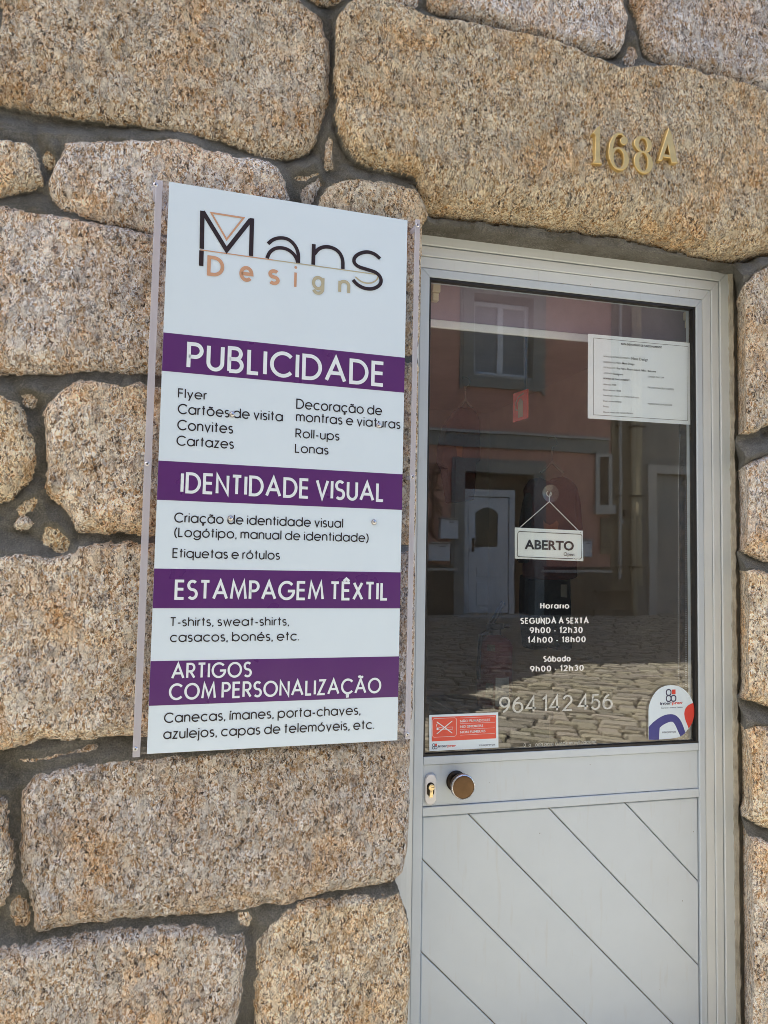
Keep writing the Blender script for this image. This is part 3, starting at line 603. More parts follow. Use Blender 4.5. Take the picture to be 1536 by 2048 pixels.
    n0, n1 = sh; I = np.arange(n0*n1).reshape(sh)
    q = np.stack([I[:-1, :-1], I[:-1, 1:], I[1:, 1:], I[1:, :-1]], -1).reshape(-1, 4)
    deep = (inn & ~snap).ravel(); keep = ~(deep[q].any(1)); q = q[keep]
    used = np.zeros(n0*n1, bool); used[q.ravel()] = True; rem = np.cumsum(used)-1
    co = np.stack([X2.ravel(), Y2.ravel(), Z2.ravel()], -1)[used]; co[:, 0] -= 0.6
    q = rem[q]
    me = bpy.data.meshes.new('granite_wall'); me.vertices.add(len(co)); me.vertices.foreach_set('co', co.astype(np.float32).ravel())
    me.loops.add(q.size); me.loops.foreach_set('vertex_index', q.astype(np.int32).ravel())
    me.polygons.add(len(q)); me.polygons.foreach_set('loop_start', np.arange(0, q.size, 4, dtype=np.int32))
    me.update(calc_edges=True); me.validate()
    me.polygons.foreach_set('use_smooth', [True]*len(me.polygons)); me.set_sharp_from_angle(angle=rad(70))
    st = np.clip(.5 + (hs-hm_)/.007, 0, 1).ravel()[used]
    a = me.attributes.new('stone', 'FLOAT', 'POINT'); a.data.foreach_set('value', st.astype(np.float32))
    base = r.uniform(.94, 1.26, npz); hue = r.uniform(-1.2, 1.2, npz)
    tint = np.stack([base*(1+.035*hue), base, base*(1.0-.11*hue), np.ones(npz)], -1)
    tc = tint[idx].reshape(-1, 4)[used]
    a = me.color_attributes.new('tint', 'FLOAT_COLOR', 'POINT'); a.data.foreach_set('color', tc.astype(np.float32).ravel())
    me.materials.append(MAT['granite'])
    o = bpy.data.objects.new('granite_wall', me); COL.objects.link(o); o.parent = house
stone_wall()
# the house behind its front: side walls, floor, ceiling and roof around the room, with an added daylight gap
MB().box((-8, .10, -.1), (-4.0, 7, 3.7)).build('side_wall', MAT['render'], house); MB().box((5.0, .10, -.1), (8, 7, 3.7)).build('side_wall', MAT['render'], house)
MB().box((-8, -.04, 3.7), (8, 7, 3.95), .02).build('roof', MAT['rooft'], house)
def room():
    x0, x1, y0, y1, z0, z1 = -.35, 2.5, .36, 4.2, .02, 2.75
    m = MB(); t = .06
    m.box((x0-t, y0, z0), (x0, .9, z1)); m.box((x0-t, .9, z0), (x0, 3.9, 1.15)); m.box((x0-t, .9, 2.6), (x0, 3.9, z1)); m.box((x0-t, 3.9, z0), (x0, y1, z1)); m.box((x1, y0, z0), (x1+t, y1, z1)); m.box((x0-t, y1, z0), (x1+t, y1+t, z1))  # left wall has an unseen gap, added so daylight brightens the room
    m.box((x0-t, y0, z1), (x1+t, y1+t, z1+t))
    m.box((x0-t, y0-.05, z0), (.60, y0, z1)); m.box((1.74, y0-.05, z0), (x1+t, y0, z1)); m.box((.60, y0-.05, 2.52), (1.74, y0, z1))
    m.build('room_wall', MAT['room'], house)
    MB().box((x0-t, y0-.2, z0-.1), (x1+t, y1+t, z0)).build('room_floor', MAT['tile'], house)
    MB().box((1.615, .192, .02), (1.80, .36, 2.5)).build('inner_jamb', MAT['mirror_brown'], house)  # its brown colour stands in for the stone jamb's reflection in the pane
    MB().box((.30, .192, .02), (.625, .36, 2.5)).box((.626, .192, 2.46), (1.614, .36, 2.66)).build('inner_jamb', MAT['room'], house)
room()

# ------------------------------------------------------------------ the door
YD = 0.132
X_ = lambda px, py, Y=YD: P(px, py, Y).x
Z_ = lambda px, py, Y=YD: P(px, py, Y).z
xr = [X_(v, 831) for v in (1394, 1407, 1424, 1439, 1458)]
zt = [Z_(1100, v) for v in (580.5, 563.3, 541.5, 522.0, 499.5)]
xl_leaf, xl_gl = X_(828.5, 1450), X_(847.5, 1450)
xl = [xl_gl, xl_leaf, xl_leaf-.016, xl_leaf-.032, xl_leaf-.052]
zgb = Z_(1120, 1498.2, YG)
door = thing('entrance_door', 'white lacquered entrance door with a glass upper half and slanting boards below', 'door', loc=((xl_leaf+xr[1])/2, YD, 0.03))
def ring(m, xo0, xo1, zo, wi_l, wi_r, wi_t, y0, y1, zb=0.03):
    bm = .0012
    m.prism([(xo0, zb), (xo0+wi_l, zb), (xo0+wi_l, zo-wi_t), (xo0, zo)], y0, y1, bm)
    m.prism([(xo1, zb), (xo1, zo), (xo1-wi_r, zo-wi_t), (xo1-wi_r, zb)], y0, y1, bm)
    m.prism([(xo0+.0004, zo), (xo0+wi_l+.0004, zo-wi_t), (xo1-wi_r-.0004, zo-wi_t), (xo1-.0004, zo)], y0, y1, bm)
m = MB(); g = .0016
for k, y0 in ((4, .126), (3, .130), (2, .1335)):
    ring(m, xl[k], xr[k]-(g if k < 4 else 0), zt[k]-(g if k < 4 else 0), xl[k-1]-xl[k], xr[k]-xr[k-1]-g, zt[k]-zt[k-1]-g, y0, .185)
m.build('door_frame', MAT['frame'], door)
MB().box((xl[4], .155, .03), (xl[1]-.001, .184, zt[4])).box((xr[1]+.001, .155, .03), (xr[4]-.004, .184, zt[4]-.004)).box((xl[4], .155, zt[1]+.001), (xr[4]-.004, .184, zt[4]-.004)).build('frame_groove', MAT['gasket'], door)
# sealant between frame and wall
def seam():
    mb = MB(); rr = random.Random(3); pts = []
    z = .05
    while z < zt[4]+.002:
        pts.append((xr[4]+.006+rr.uniform(-.0015, .0015), .127+rr.uniform(-.001, .001), z)); z += .02
    n = len(pts); MB().box((xr[4]+.010, .134, .04), (xr[4]+.075, .17, zt[4]+.02)).build('mortar_fill', MAT['fill'], door)
    mb.tube(pts, [rr.uniform(.0085, .0120) for _ in pts], 6)
    pts = []; x = xl[4]
    while x < xr[4]+.004:
        pts.append((x, .126+rr.uniform(-.001, .001), zt[4]+.003+rr.uniform(-.0015, .0015))); x += .02
    mb.tube(pts, [rr.uniform(.003, .006) for _ in pts], 6)
    mb.build('sealant_bead', MAT['seam'], door, True)
seam()
# leaf
zr1 = Z_(1120, 1516); zr2, zr3 = Z_(1120, 1596.8), Z_(1120, 1614.5)
m = MB(); y1 = .185; bv = .0015
lx0, lx1, lz1 = xl[1], xr[1]-.0018, zt[1]-.0018
m.prism([(lx0, .05), (xl[0], .05), (xl[0], zt[0]), (lx0, lz1)], YD, y1, bv)
m.prism([(lx1, .05), (lx1, lz1), (xr[0], zt[0]), (xr[0], .05)], YD, y1, bv)
m.prism([(lx0+.0004, lz1), (xl[0]+.0004, zt[0]), (xr[0]-.0004, zt[0]), (lx1-.0004, lz1)], YD, y1, bv)
e = .0012
m.box((xl[0]+e, YD+.0015, zr1), (xr[0]-e, y1, zgb), bv); m.box((xl[0]+e, YD+.0015, zr3), (xr[0]-e, y1, zr2), bv); m.box((xl[0]+e, YD+.0015, .05), (xr[0]-e, y1, .13), bv)
m.build('door_leaf', MAT['door'], door)
MB().box((xl[0]+.002, YD+.006, zr2+.0012), (xr[0]-.002, y1-.004, zr1-.0012), .001).build('lock_panel', MAT['door'], door)
# slanting boards
def boards():
    x0, x1, z0, z1 = xl[0]+.003, xr[0]-.003, .132, zr3-.003
    step = .16*1.0; m = MB()
    zat = lambda px, py: P(px, py, YD+.006)
    cs = sorted([(lambda q: q.x+q.z)(zat(px, py)) for px, py in ((938.9, 1630), (1099.5, 1616.6), (1250.4, 1605.5))])
    st = (cs[-1]-cs[0])/2; c = cs[0]-st*8; lines = [c+st*i for i in range(16)]
    def clip(poly, f):
        out = []
        for i in range(len(poly)):
            a, b = poly[i], poly[(i+1) % len(poly)]; fa, fb = f(a), f(b)
            if fa >= 0: out.append(a)
            if fa*fb < 0: t = fa/(fa-fb); out.append((a[0]+(b[0]-a[0])*t, a[1]+(b[1]-a[1])*t))
        return out
    for a, b in zip(lines, lines[1:]):
        p = clip([(x0, z0), (x1, z0), (x1, z1), (x0, z1)], lambda q: q[0]+q[1]-a-.0018)
        if len(p) > 2: p = clip(p, lambda q: b-.0018-q[0]-q[1])
        if len(p) > 2:
            ar = abs(sum(p[i][0]*p[(i+1) % len(p)][1]-p[(i+1) % len(p)][0]*p[i][1] for i in range(len(p))))/2
            if ar > 1e-4: m.prism(p, YD+.006, .178, .0022)
    m.build('boarded_panel', MAT['door'], door)
    MB().box((xl[0]-.004, YD+.016, .06), (xr[0]+.004, .18, zr3+.004)).build('panel_backing', MAT['seam'], door)
boards()
# glazing
m = MB(); gz = .009; y0 = YD+.004
m.box((xl[0]-.002, y0, zt[0]-gz*.8), (xr[0]+.002, y0+.02, zt[0]+.002)); m.box((xl[0]-.002, y0, zgb-.002), (xr[0]+.002, y0+.02, zgb+gz*.7))
m.box((xl[0]-.002, y0+.001, zgb+gz*.6), (xl[0]+.006, y0+.021, zt[0]-gz*.7)); m.box((xr[0]-.009, y0+.001, zgb+gz*.6), (xr[0]+.002, y0+.021, zt[0]-gz*.7))
m.build('glazing_gasket', MAT['gasket'], door)
pane = MB().box((xl[0]+.001, YG, zgb+.001), (xr[0]-.001, YG+.006, zt[0]-.001)).build('glass_pane', MAT['glass'], door)
D = lambda px, py, Y=YG: (P(px, py, Y).x, P(px, py, Y).z)
def flat_at(y): return Flat(lambda u, v, l: (u, y-l, v))
def dz(px, py, py2, Y=YG): return abs(P(px, py, Y).z - P(px, py2, Y).z)
def level(a, b):
    z = (a[1]+b[1])/2; return (a[0], z), (b[0], z)
# opening hours and telephone number in white vinyl on the pane
serif = lambda d: .62 + .55*abs(d[1])
f = flat_at(YG)
for txt, a, b, top in (('Horario', (1080.2, 1217.7), (1138, 1217.7), 1205.2), ('SEGUNDA A SEXTA', (1040.6, 1248.6), (1177, 1246.8), 1235.6), ('9h00 - 12h30', (1059, 1267.3), (1165, 1265.8), 1254.2), ('14h00 - 18h00', (1054.6, 1286.6), (1171, 1284.2), 1274),
                       ('Sábado', (1086.5, 1324.2), (1140.8, 1323), 1311.6), ('9h00 - 12h30', (1059.7, 1344.6), (1167, 1341), 1332)):
    t_ = txt.replace('Horario', 'Horarıo')
    A, B = level(D(*a), D(*b)); f.gothic(t_, A, B, dz(a[0], a[1], top), .20, .44, .34, serif, 0.04)
f.build('opening_hours_lettering', MAT['vinyl'], pane)
f = flat_at(YG); A, B = level(D(998, 1426), D(1225, 1419.6)); f.gothic('964 142 456', A, B, dz(998, 1426, 1392.3), .125, .28, .20, lambda d: .8+.3*abs(d[1]))
f.build('telephone_number', MAT['vinyl_old'], pane)
f = flat_at(YG); A, B = level(D(1047, 1494), D(1192, 1487)); f.gothic('0  a   ada para a rede movel naciona', A, B, dz(1047, 1494, 1486), .12, .30, .5)
f.build('worn_small_lettering', MAT['vinyl_old'], pane)
# knob and lock
kc = P(911.5, 1561.5, YD+.006)
MB().lathe(kc, (0, -1, 0), [(0, .0275), (.003, .0285), (.006, .0265), (.0085, .021), (.0095, .017)], 40).lathe(kc, (0, -1, 0), [(.009, .0165), (.030, .0135), (.036, .016)], 32).build('knob_rosette', MAT['darkmetal'], door, True)
kn = MB().lathe(kc, (0, -1, 0), [(.034, .0155), (.038, .026), (.043, .0315), (.050, .0335), (.056, .0332), (.0595, .0322), (.061, .0300), (.0612, .0255), (.0618, .015), (.062, 0)], 48).build('door_knob', MAT['bronze'], door, True)
MB().lathe(kc, (0, -1, 0), [(.0575, .0336), (.0600, .0331), (.0615, .0318), (.0622, .0303), (.0614, .0300)], 48).build('polished_rim', MAT['steel'], kn, True)
ec = P(860, 1577.5, YD+.006)
def capsule(cx, cz, r, hh): return arc(cx, cz+hh, r, r, 0, 180, 12)+arc(cx, cz-hh, r, r, 180, 360, 12)
esc = MB().prism(capsule(ec.x, ec.z, .0165, .026), YD-.002, YD+.006, .003).build('lock_escutcheon', MAT['plastic'], door, True)
MB().prism(capsule(ec.x-.001, ec.z+.001, .0108, .0075), YD-.0026, YD-.001).build('lock_hole', MAT['darkmetal'], esc)
mm = MB().lathe((ec.x, YD-.002, ec.z+.007), (0, -1, 0), [(0, .0086), (.006, .0086), (.0068, .0078), (.0068, 0)], 28)
mm.box((ec.x-.0048, YD-.0075, ec.z-.020), (ec.x+.0048, YD-.001, ec.z+.002), .0012)
cy = mm.build('lock_cylinder', MAT['lockbrass'], esc, True)
MB().lathe((ec.x+.0005, YD-.0088, ec.z+.007), (0, -1, 0), [(0, .0062), (.0008, .0058), (.001, 0)], 24).build('lock_plug', MAT['lockbrass'], esc, True)
MB().box((ec.x-.001, YD-.0103, ec.z+.0062), (ec.x+.0055, YD-.0095, ec.z+.0078)).build('keyway', MAT['ink'], esc)

# ------------------------------------------------------------------ the shop sign
sy_, sr_ = rad(-3.15), rad(-.26)
e1 = Vector((math.cos(sy_)*math.cos(sr_), -math.sin(sy_), math.sin(sr_))).normalized(); e3 = (Vector((0, 0, 1)) - e1*e1.z).normalized(); e2 = e3.cross(e1)
SO = P(336.1, 363.4, -.066)
SM = Matrix((e1, e2, e3)).transposed().to_4x4(); SM.translation = SO
sign = thing('shop_sign', 'tall white shop sign with purple bands, mounted on the granite left of the door', 'sign', SM)
def S(px, py):
    d = ray(px, py); t = (SO-CAM).dot(e2)/d.dot(e2); q = CAM + d*t - SO; return q.dot(e1), q.dot(e3)
def s3(u, y, v): return SO + e1*u + e2*y + e3*v
def sflat(): return Flat(lambda u, v, l: s3(u, -l, v))
class SB(MB):
    def sbox(s, a, b, bev=0, seg=2):
        t = MB().box(a, b, bev, seg); s.add([s3(*p) for p in t.v], t.f); return s
corners = [S(336.1, 363.4), S(815.1, 439.7), S(794.9, 1479.3), S(296.1, 1509.6)]
su0 = (corners[0][0]+corners[3][0])/2; su1 = (corners[1][0]+corners[2][0])/2; sv1 = (corners[0][1]+corners[1][1])/2; sv0 = (corners[2][1]+corners[3][1])/2
SB().sbox((su0, 0, sv0), (su1, .003, sv1), .0006, 1).build('printed_panel', MAT['panel'], sign)
bl0, bl1 = S(304.5, 620)[0]-S(321.5, 620)[0], 0
bu = [S(294.8, 1000)[0]-.0045, S(294.8, 1000)[0]+.0125]; bu = [S(285.5, 1000)[0], S(300.3, 1000)[0]]
ru = [S(819.5, 1000)[0], S(828.5, 1000)[0]]
SB().sbox((bu[0]+.001, .0035, sv0-.001), (ru[1]-.001, .0065, sv1+.001)).build('acrylic_sheet', MAT['acrylic'], sign)
bz0, bz1 = S(270, 1514)[1], S(318, 361.5)[1]
rz0, rz1 = S(815, 1476)[1], S(835, 443)[1]
SB().sbox((bu[0], -.004, bz0), (bu[1], .003, bz1), .001).build('edge_strip', MAT['polycarb'], sign)
SB().sbox((ru[0], -.004, rz0-.002), (ru[1], .003, rz1+.004), .001).build('edge_strip', MAT['polycarb'], sign)
rnd = lambda c, prof, n=20: [(c, prof, n)]
def sscrew(px, py, big=False):
    u, v = S(px, py); c = s3(u, -.0042 if not big else -.0002, v); ax_ = -e2
    r = .0052 if not big else .0064
    m = MB().lathe(c, ax_, [(0, r), (.0012, r*.95), (.0024, r*.62), (.0024, r*.34), (.0012, r*.30), (.0012, 0)] if not big else [(0, r*1.12), (.0008, r*1.1), (.0009, r*.85), (.004, r*.80), (.0052, r*.55), (.0054, 0)], 18)
    o = m.build('screw' if not big else 'bolt', MAT['steel'], sign, True)
    if not big:
        MB().lathe(s3(u, -.0055, v), ax_, [(0, r*.3), (.0001, 0)], 10).build('screw_recess', MAT['ink'], o)
    # hole through strip
for p in ((311, 371), (294.5, 928), (270.5, 1497), (833.5, 452), (824, 954), (813.5, 1468)): sscrew(*p)
for p in ((464.5, 829), (757.5, 851), (461, 1037), (748, 1044.5)): sscrew(*p, True)
# standoffs carry the sign on the uneven wall
for px, py in ((311, 371), (294.5, 928), (270.5, 1497)):
    u, v = S(px, py); MB().tube([s3(u, .0066, v), s3(u, .075, v)], .006, 12).build('spacer', MAT['polycarb'], sign, True)
for px, py in ((833.5, 452), (824, 954), (813.5, 1468)):
    u, v = S(px, py); MB().tube([s3(u, .0066, v), s3(u, .045, v)], .006, 12).build('spacer', MAT['polycarb'], sign, True)
def band(a, b, c, d):
    v1 = (S(*a)[1]+S(*b)[1])/2; v0 = (S(*c)[1]+S(*d)[1])/2
    f = sflat(); f.rect(su0+.0002, v0, su1-.0002, v1, .0004); return f.build('purple_band', MAT['purple'], sign)
B1 = band((327.2, 663.7), (809.5, 716.6), (325.6, 743.2), (807.9, 784))
B2 = band((320.3, 920.8), (803.4, 949), (317.5, 999.5), (802.6, 1020))
B3 = band((312.6, 1136.2), (801, 1145.5), (309, 1215.7), (799.8, 1217.4))
B4 = band((303.8, 1321.9), (797.4, 1313), (299.7, 1411.5), (795.8, 1393.7))
def sline(f, txt, a, b, top, t, gap=.17, space=.36):
    A, B = level(S(*a), S(*b)); cap = S(a[0], top)[1]-S(*a)[1]; f.gothic(txt, A, B, cap, t, gap, space)
for par, rows_ in ((B1, [('PUBLICIDADE', (372.5, 738), (769, 774), 683.5)]), (B2, [('IDENTIDADE VISUAL', (360.5, 986.6), (768.5, 1004), 944)]),
                   (B3, [('ESTAMPAGEM TÊXTIL', (348.5, 1197.5), (776, 1203), 1157)]), (B4, [('ARTIGOS', (342, 1359), (503, 1354), 1326.5), ('COM PERSONALIZAÇÃO', (337, 1401), (762, 1386), 1367)])):
    for txt, a, b, top in rows_:
        f = sflat(); sline(f, txt, a, b, top, .14, .30, .30); f.build('heading', MAT['wht'], par)
BODY = [
 [('Flyer', (355.5, 796), (413, 800.5), 776.5), ('Cartões de visita', (355, 828.5), (565.5, 843), 807.5), ('Convites', (354, 861.5), (466, 866.5), 840), ('Cartazes', (352.5, 891.7), (467.5, 898), 871)],
 [('Decoração de', (592, 819), (764, 830), 798.5), ('montras e viaturas', (591.5, 843), (800.5, 858.5), 823), ('Roll-ups', (590.5, 876.5), (678.5, 881), 857.5), ('Lonas', (589.5, 905.8), (656.5, 909.5), 887)],
 [('Criação de identidade visual', (348, 1045.5), (686, 1056), 1025), ('(Logótipo, manual de identidade)', (348, 1075), (737, 1084), 1055), ('Etiquetas e rótulos', (344.5, 1116), (559.5, 1119.5), 1096.5)],
 [('T-shirts, sweat-shirts,', (339.5, 1253.3), (578, 1251.2), 1234.5), ('casacos, bonés, etc.', (339.5, 1285), (598, 1281), 1265)],
 [('Canecas, ímanes, porta-chaves,', (327.5, 1448), (721, 1428), 1427), ('azulejos, capas de telemóveis, etc.', (326, 1480), (748, 1457), 1459)],
]
for blk in BODY:
    for txt, a, b, top in blk:
        f = sflat(); sline(f, txt, a, b, top, .122, .245, .30); f.build('lettering', MAT['ink'], sign)
# the logo
Zm = lambda x, y: S(240+x*.4036, 340+y*.4036)
wl = (S(409, 450)[0]-S(400, 450)[0])
def smooth(pts, n=3):
    for _ in range(n):
        q = [pts[0]]
        for a, b in zip(pts, pts[1:]): q += [(a[0]*.75+b[0]*.25, a[1]*.75+b[1]*.25), (a[0]*.25+b[0]*.75, a[1]*.25+b[1]*.75)]
        pts = q+[pts[-1]]
    return pts
f = sflat(); zl = lambda pts: [Zm(*p) for p in pts]
f.line(zl([(408, 203), (405, 391)]), wl); f.line(zl([(404, 400), (402, 476)]), wl)
f.line(zl([(410, 206), (528, 398), (648, 246)]), wl*1.0); f.line(zl([(654, 240), (649, 427)]), wl)
f.line(zl(smooth([(733, 366), (760, 343), (800, 335), (840, 345), (872, 380), (885, 420), (883, 461)])), wl*.84)
f.line(zl(smooth([(728, 438), (742, 405), (775, 385), (820, 388), (855, 410), (876, 440), (880, 460)])), wl*.84)
f.line(zl([(960, 368), (957, 470)]), wl*.92); f.line(zl(smooth([(962, 418), (985, 388), (1030, 378), (1080, 398), (1104, 440), (1104, 491)])), wl*.88)
f.line(zl(smooth([(1288, 440), (1262, 416), (1222, 404), (1175, 418), (1154, 448), (1172, 478), (1225, 494), (1270, 508), (1294, 535), (1292, 568), (1258, 590), (1215, 590), (1175, 570), (1154, 545)])), wl*.88)
logo = f.build('logo_wordmark', MAT['brown_ink'], sign)
f = sflat(); f.line(zl([(452, 213), (612, 238), (528, 345), (452, 213)]), wl*.42)
f.line(zl([(397, 396), (760, 447)]), wl*.24)
tk = .17
for ch, x0, x1, yb, yt in (('D', 430, 515, 523, 422), ('e', 590, 660, 550, 448), ('s', 733, 790, 567, 465), ('i', 863, 873, 579, 474)):
    A, B = Zm(x0, yb), Zm(x1, yb+2); B = (B[0], A[1]); cap = Zm(x0, yt)[1]-Zm(x0, yb)[1]
    if ch == 'i':
        c = (A[0]+B[0])/2; f.rect(c-wl*.3, A[1], c+wl*.3, A[1]+cap*.68); f.poly(arc(c, A[1]+cap*.92, wl*.34, wl*.34, 0, 340, 12))
    else: f.gothic(ch, A, B, cap, tk)
f.build('logo_tan_part', MAT['tan'], sign)
f = sflat(); f.line(zl([(760, 447), (1292, 521)]), wl*.24); f.line(zl(smooth([(1166, 530), (1196, 556), (1236, 564), (1270, 550), (1281, 525)])), wl*.36)
for ch, x0, x1, yb, yt in (('g', 950, 1012, 592, 500), ('n', 1080, 1140, 611, 520)):
    A, B = Zm(x0, yb), Zm(x1, yb); B = (B[0], A[1]); f.gothic(ch, A, B, Zm(x0, yt)[1]-A[1], tk)
f.build('logo_olive_part', MAT['olive'], sign)

# ------------------------------------------------------------------ brass house number on the lintel
def numeral(name, label, parts):
    m = MB(); y0, y1 = -.034, .0; lv = 0
    for kind, *a in parts:
        yy = y0 + lv*.0002; lv += 1
        if kind == 'poly': m.prism(a[0], yy, y1, .0014)
        elif kind == 'ring':
            (cx, cz, rx, rz), (ix, iz, irx, irz) = a; n = 36
            bm = bmesh.new(); loops = []
            bvl = .0016
            for rx_, rz_, x_, z_, y_ in ((rx, rz, cx, cz, y1), (rx, rz, cx, cz, yy+bvl), (rx-bvl, rz-bvl, cx, cz, yy), (irx+bvl*.6, irz+bvl*.6, ix, iz, yy), (irx, irz, ix, iz, yy+bvl), (irx, irz, ix, iz, y1)):
                loops.append([bm.verts.new((x_+rx_*math.cos(2*math.pi*k/n), y_, z_+rz_*math.sin(2*math.pi*k/n))) for k in range(n)])
            for A, B in zip(loops, loops[1:]):
                for k in range(n): bm.faces.new((A[k], A[(k+1) % n], B[(k+1) % n], B[k]))
            m.bm(bm)
    o = m.build(name, MAT['brass'], None, True, 30); recenter(o)
    return tag(o, label, 'house number', 'brass characters of the house number')
NP = lambda x, y: D(1140+x*.16927, 220+y*.16927, -.03)
def npoly(pts): return ('poly', [NP(*p) for p in pts])
def nring(cx, cy, rx, ry, ix, iy, irx, iry):
    c, i = NP(cx, cy), NP(ix, iy); k = NP(cx+100, cy)[0]-c[0]; kz = c[1]-NP(cx, cy+100)[1]
    return ('ring', (c[0], c[1], rx*k/100, ry*kz/100), (i[0], i[1], irx*k/100, iry*kz/100))
numeral('brass_numeral', 'brass numeral 1 with a foot serif, screwed to the granite lintel', [npoly([(352, 195), (350, 612), (378, 650), (252, 634), (286, 605), (294, 300), (262, 280), (318, 205)])])
def swash(pts, ws):
    L, R = [], []
    for i, p in enumerate(pts):
        a, b = pts[max(0, i-1)], pts[min(len(pts)-1, i+1)]; dx, dy = b[0]-a[0], b[1]-a[1]; l = math.hypot(dx, dy); w_ = ws[i]/2
        L.append((p[0]-dy/l*w_, p[1]+dx/l*w_)); R.append((p[0]+dy/l*w_, p[1]-dx/l*w_))
    return L + R[::-1]
numeral('brass_numeral', 'brass numeral 6 with a ball-ended tail, screwed to the granite lintel', [
    nring(577, 580, 116, 138, 570, 578, 60, 108),
    npoly(swash([(640, 330), (605, 285), (565, 282), (520, 320), (487, 400), (474, 500), (478, 590)], [22, 26, 30, 44, 54, 52, 44])),
    npoly([(632+46*math.cos(a*.3491), 368+50*math.sin(a*.3491)) for a in range(18)])])
numeral('brass_numeral', 'brass numeral 8 of two stacked loops, screwed to the granite lintel', [
    nring(858, 412, 106, 100, 856, 418, 46, 76), nring(862, 622, 112, 134, 862, 618, 50, 104)])
numeral('brass_letter', 'brass capital letter A set above the line, screwed to the granite lintel', [
    npoly([(1160, 212), (1200, 330), (1268, 632), (1192, 632), (1184, 575), (1172, 535), (1140, 400), (1072, 604), (1035, 604)][:1]+[(1196, 300), (1268, 634), (1192, 634), (1146, 420), (1080, 606), (1034, 606), (1124, 320)]),
    npoly([(1106, 525), (1176, 535), (1188, 578), (1092, 562)])])
#==PART3==
# ------------------------------------------------------------------ papers and stickers on the door glass
YP = YG + .0085
def zoomer(ox, oy, s, Y): return lambda x, y: D(ox+x*s, oy+y*s, Y)
N_ = zoomer(1165, 660, .14974, YP)
q = [N_(75, 50), N_(1478, 176), N_(1472, 1268), N_(70, 1180)]
pap = thing('notice', 'white paper notice with a printed form, behind the upper right of the glass', 'notice', loc=(sum(p[0] for p in q)/4, YP, sum(p[1] for p in q)/4))
MB().prism(q[::-1], YP, YP+.0006).build('paper_sheet', MAT['paper'], pap)
f = flat_at(YP); bd = [N_(148, 107), N_(1408, 222), N_(1402, 1212), N_(144, 1133), N_(148, 107)]
f.line(bd, .0010)
for txt, a, b, h, bold in (('MAPA DE HORÁRIO DE FUNCIONAMENTO', (512, 198), (1060, 246), 26, .02), ('NOME DO ESTABELECIMENTO:', (280, 362), (630, 390), 20, 0), ('Mans Design', (652, 398), (872, 416), 36, .0),
    ('REQUERENTE/FIRMA:', (280, 436), (520, 455), 20, 0), ('Mans Design', (530, 457), (690, 470), 25, .01), ('LOCALIZAÇÃO:', (280, 508), (440, 521), 20, 0), ('Rua Pedro Álvares Cabral, 168A - Belmonte', (455, 524), (980, 568), 25, .012),
    ('ATIVIDADE:', (280, 584), (400, 592), 18, 0), ('Designers', (412, 598), (540, 606), 25, .01), ('CÓDIGO CAE: 3299', (870, 632), (1088, 648), 20, 0), ('HORÁRIO DE FUNCIONAMENTO', (278, 656), (635, 684), 20, .02),
    ('Abertura: 9h00', (278, 735), (448, 748), 22, .0), ('DATA DA FIXAÇÃO: 10.04.2023', (870, 778), (1215, 806), 22, 0), ('Encerramento: 18h00', (278, 808), (512, 826), 22, 0), ('Intervalo para refeição: das 12h30 às 14h00 horas', (278, 880), (750, 914), 20, 0),
    ('Encerramento semanal:', (278, 957), (520, 971), 22, 0), ('PROPRIETÁRIO/EXPLORADOR', (870, 995), (1198, 1016), 20, 0), ('Férias:', (278, 1031), (350, 1035), 22, 0), ('Dias da semana com horário diferente', (278, 1106), (675, 1124), 22, 0)):
    A, B = N_(*a), N_(*b); f.sans(txt, A, B, abs(N_(a[0], a[1]-h)[1]-A[1]), bold)
f.build('printed_form', MAT['ink'], pap)
f = flat_at(YP)

T_ = zoomer(850, 1415, .10091, YG)
q = [T_(80, 148), T_(1447, 95), T_(1455, 792), T_(85, 865)]
ns = thing('no_smoking_sticker', 'red and white no-smoking sticker in three languages at the lower left of the glass', 'sticker', loc=(sum(p[0] for p in q)/4, YG, sum(p[1] for p in q)/4))
MB().prism(q[::-1], YG-.0006, YG-.0001).build('sticker_sheet', MAT['panel'], ns)
F2 = lambda: Flat(lambda u, v, l: (u, YG-.0003-l, v))
f = F2(); f.poly([T_(132, 190), T_(1403, 148), T_(1405, 610), T_(132, 672)], .0005); f.build('red_field', MAT['redpale'], ns)
f = F2(); a, b = T_(150, 585), T_(622, 205); c1, c2 = T_(150, 214), T_(622, 572)
rr_ = rrect(min(a[0], c1[0]), (a[1]+c2[1])/2, b[0], (b[1]+c1[1])/2, .006); f.line(rr_+[rr_[0]], .0008)
f.line([T_(230, 282), T_(537, 505)], .0024); f.line([T_(537, 265), T_(230, 522)], .0024)
f.line([T_(275, 392), T_(548, 384), T_(548, 428), T_(275, 440), T_(275, 392)], .0008); f.poly([T_(228, 398), T_(265, 396), T_(265, 442), T_(228, 444)]); f.line([T_(228, 375), T_(222, 345), T_(240, 325), T_(262, 320)], .0012)
for y0, y1 in ((205, 178), (318, 290), (432, 400), (548, 510)): f.line([T_(695, y0), T_(1382, y1)], .0006)
for txt, a, b in (('NÃO FUMADORES', (692, 293), (1288, 266)), ('NO SMOKERS', (692, 403), (1150, 381)), ('NON FUMEURS', (692, 512), (1195, 486))):
    A, B = T_(*a), T_(*b); f.sans(txt, A, B, abs(T_(a[0], a[1]-48)[1]-A[1]), .012)
f.build('white_print', MAT['wht'], ns)
def interprev(nm, par, A, M_, B, cap):
    f_ = F2(); f_.sans('inter', A, M_, cap, .02); f_.build('dark_wordmark', MAT['navy'], par)
    f_ = F2(); f_.sans('prev', (M_[0]+cap*.10, M_[1]), B, cap, .02); f_.build('red_wordmark', MAT['red'], par)
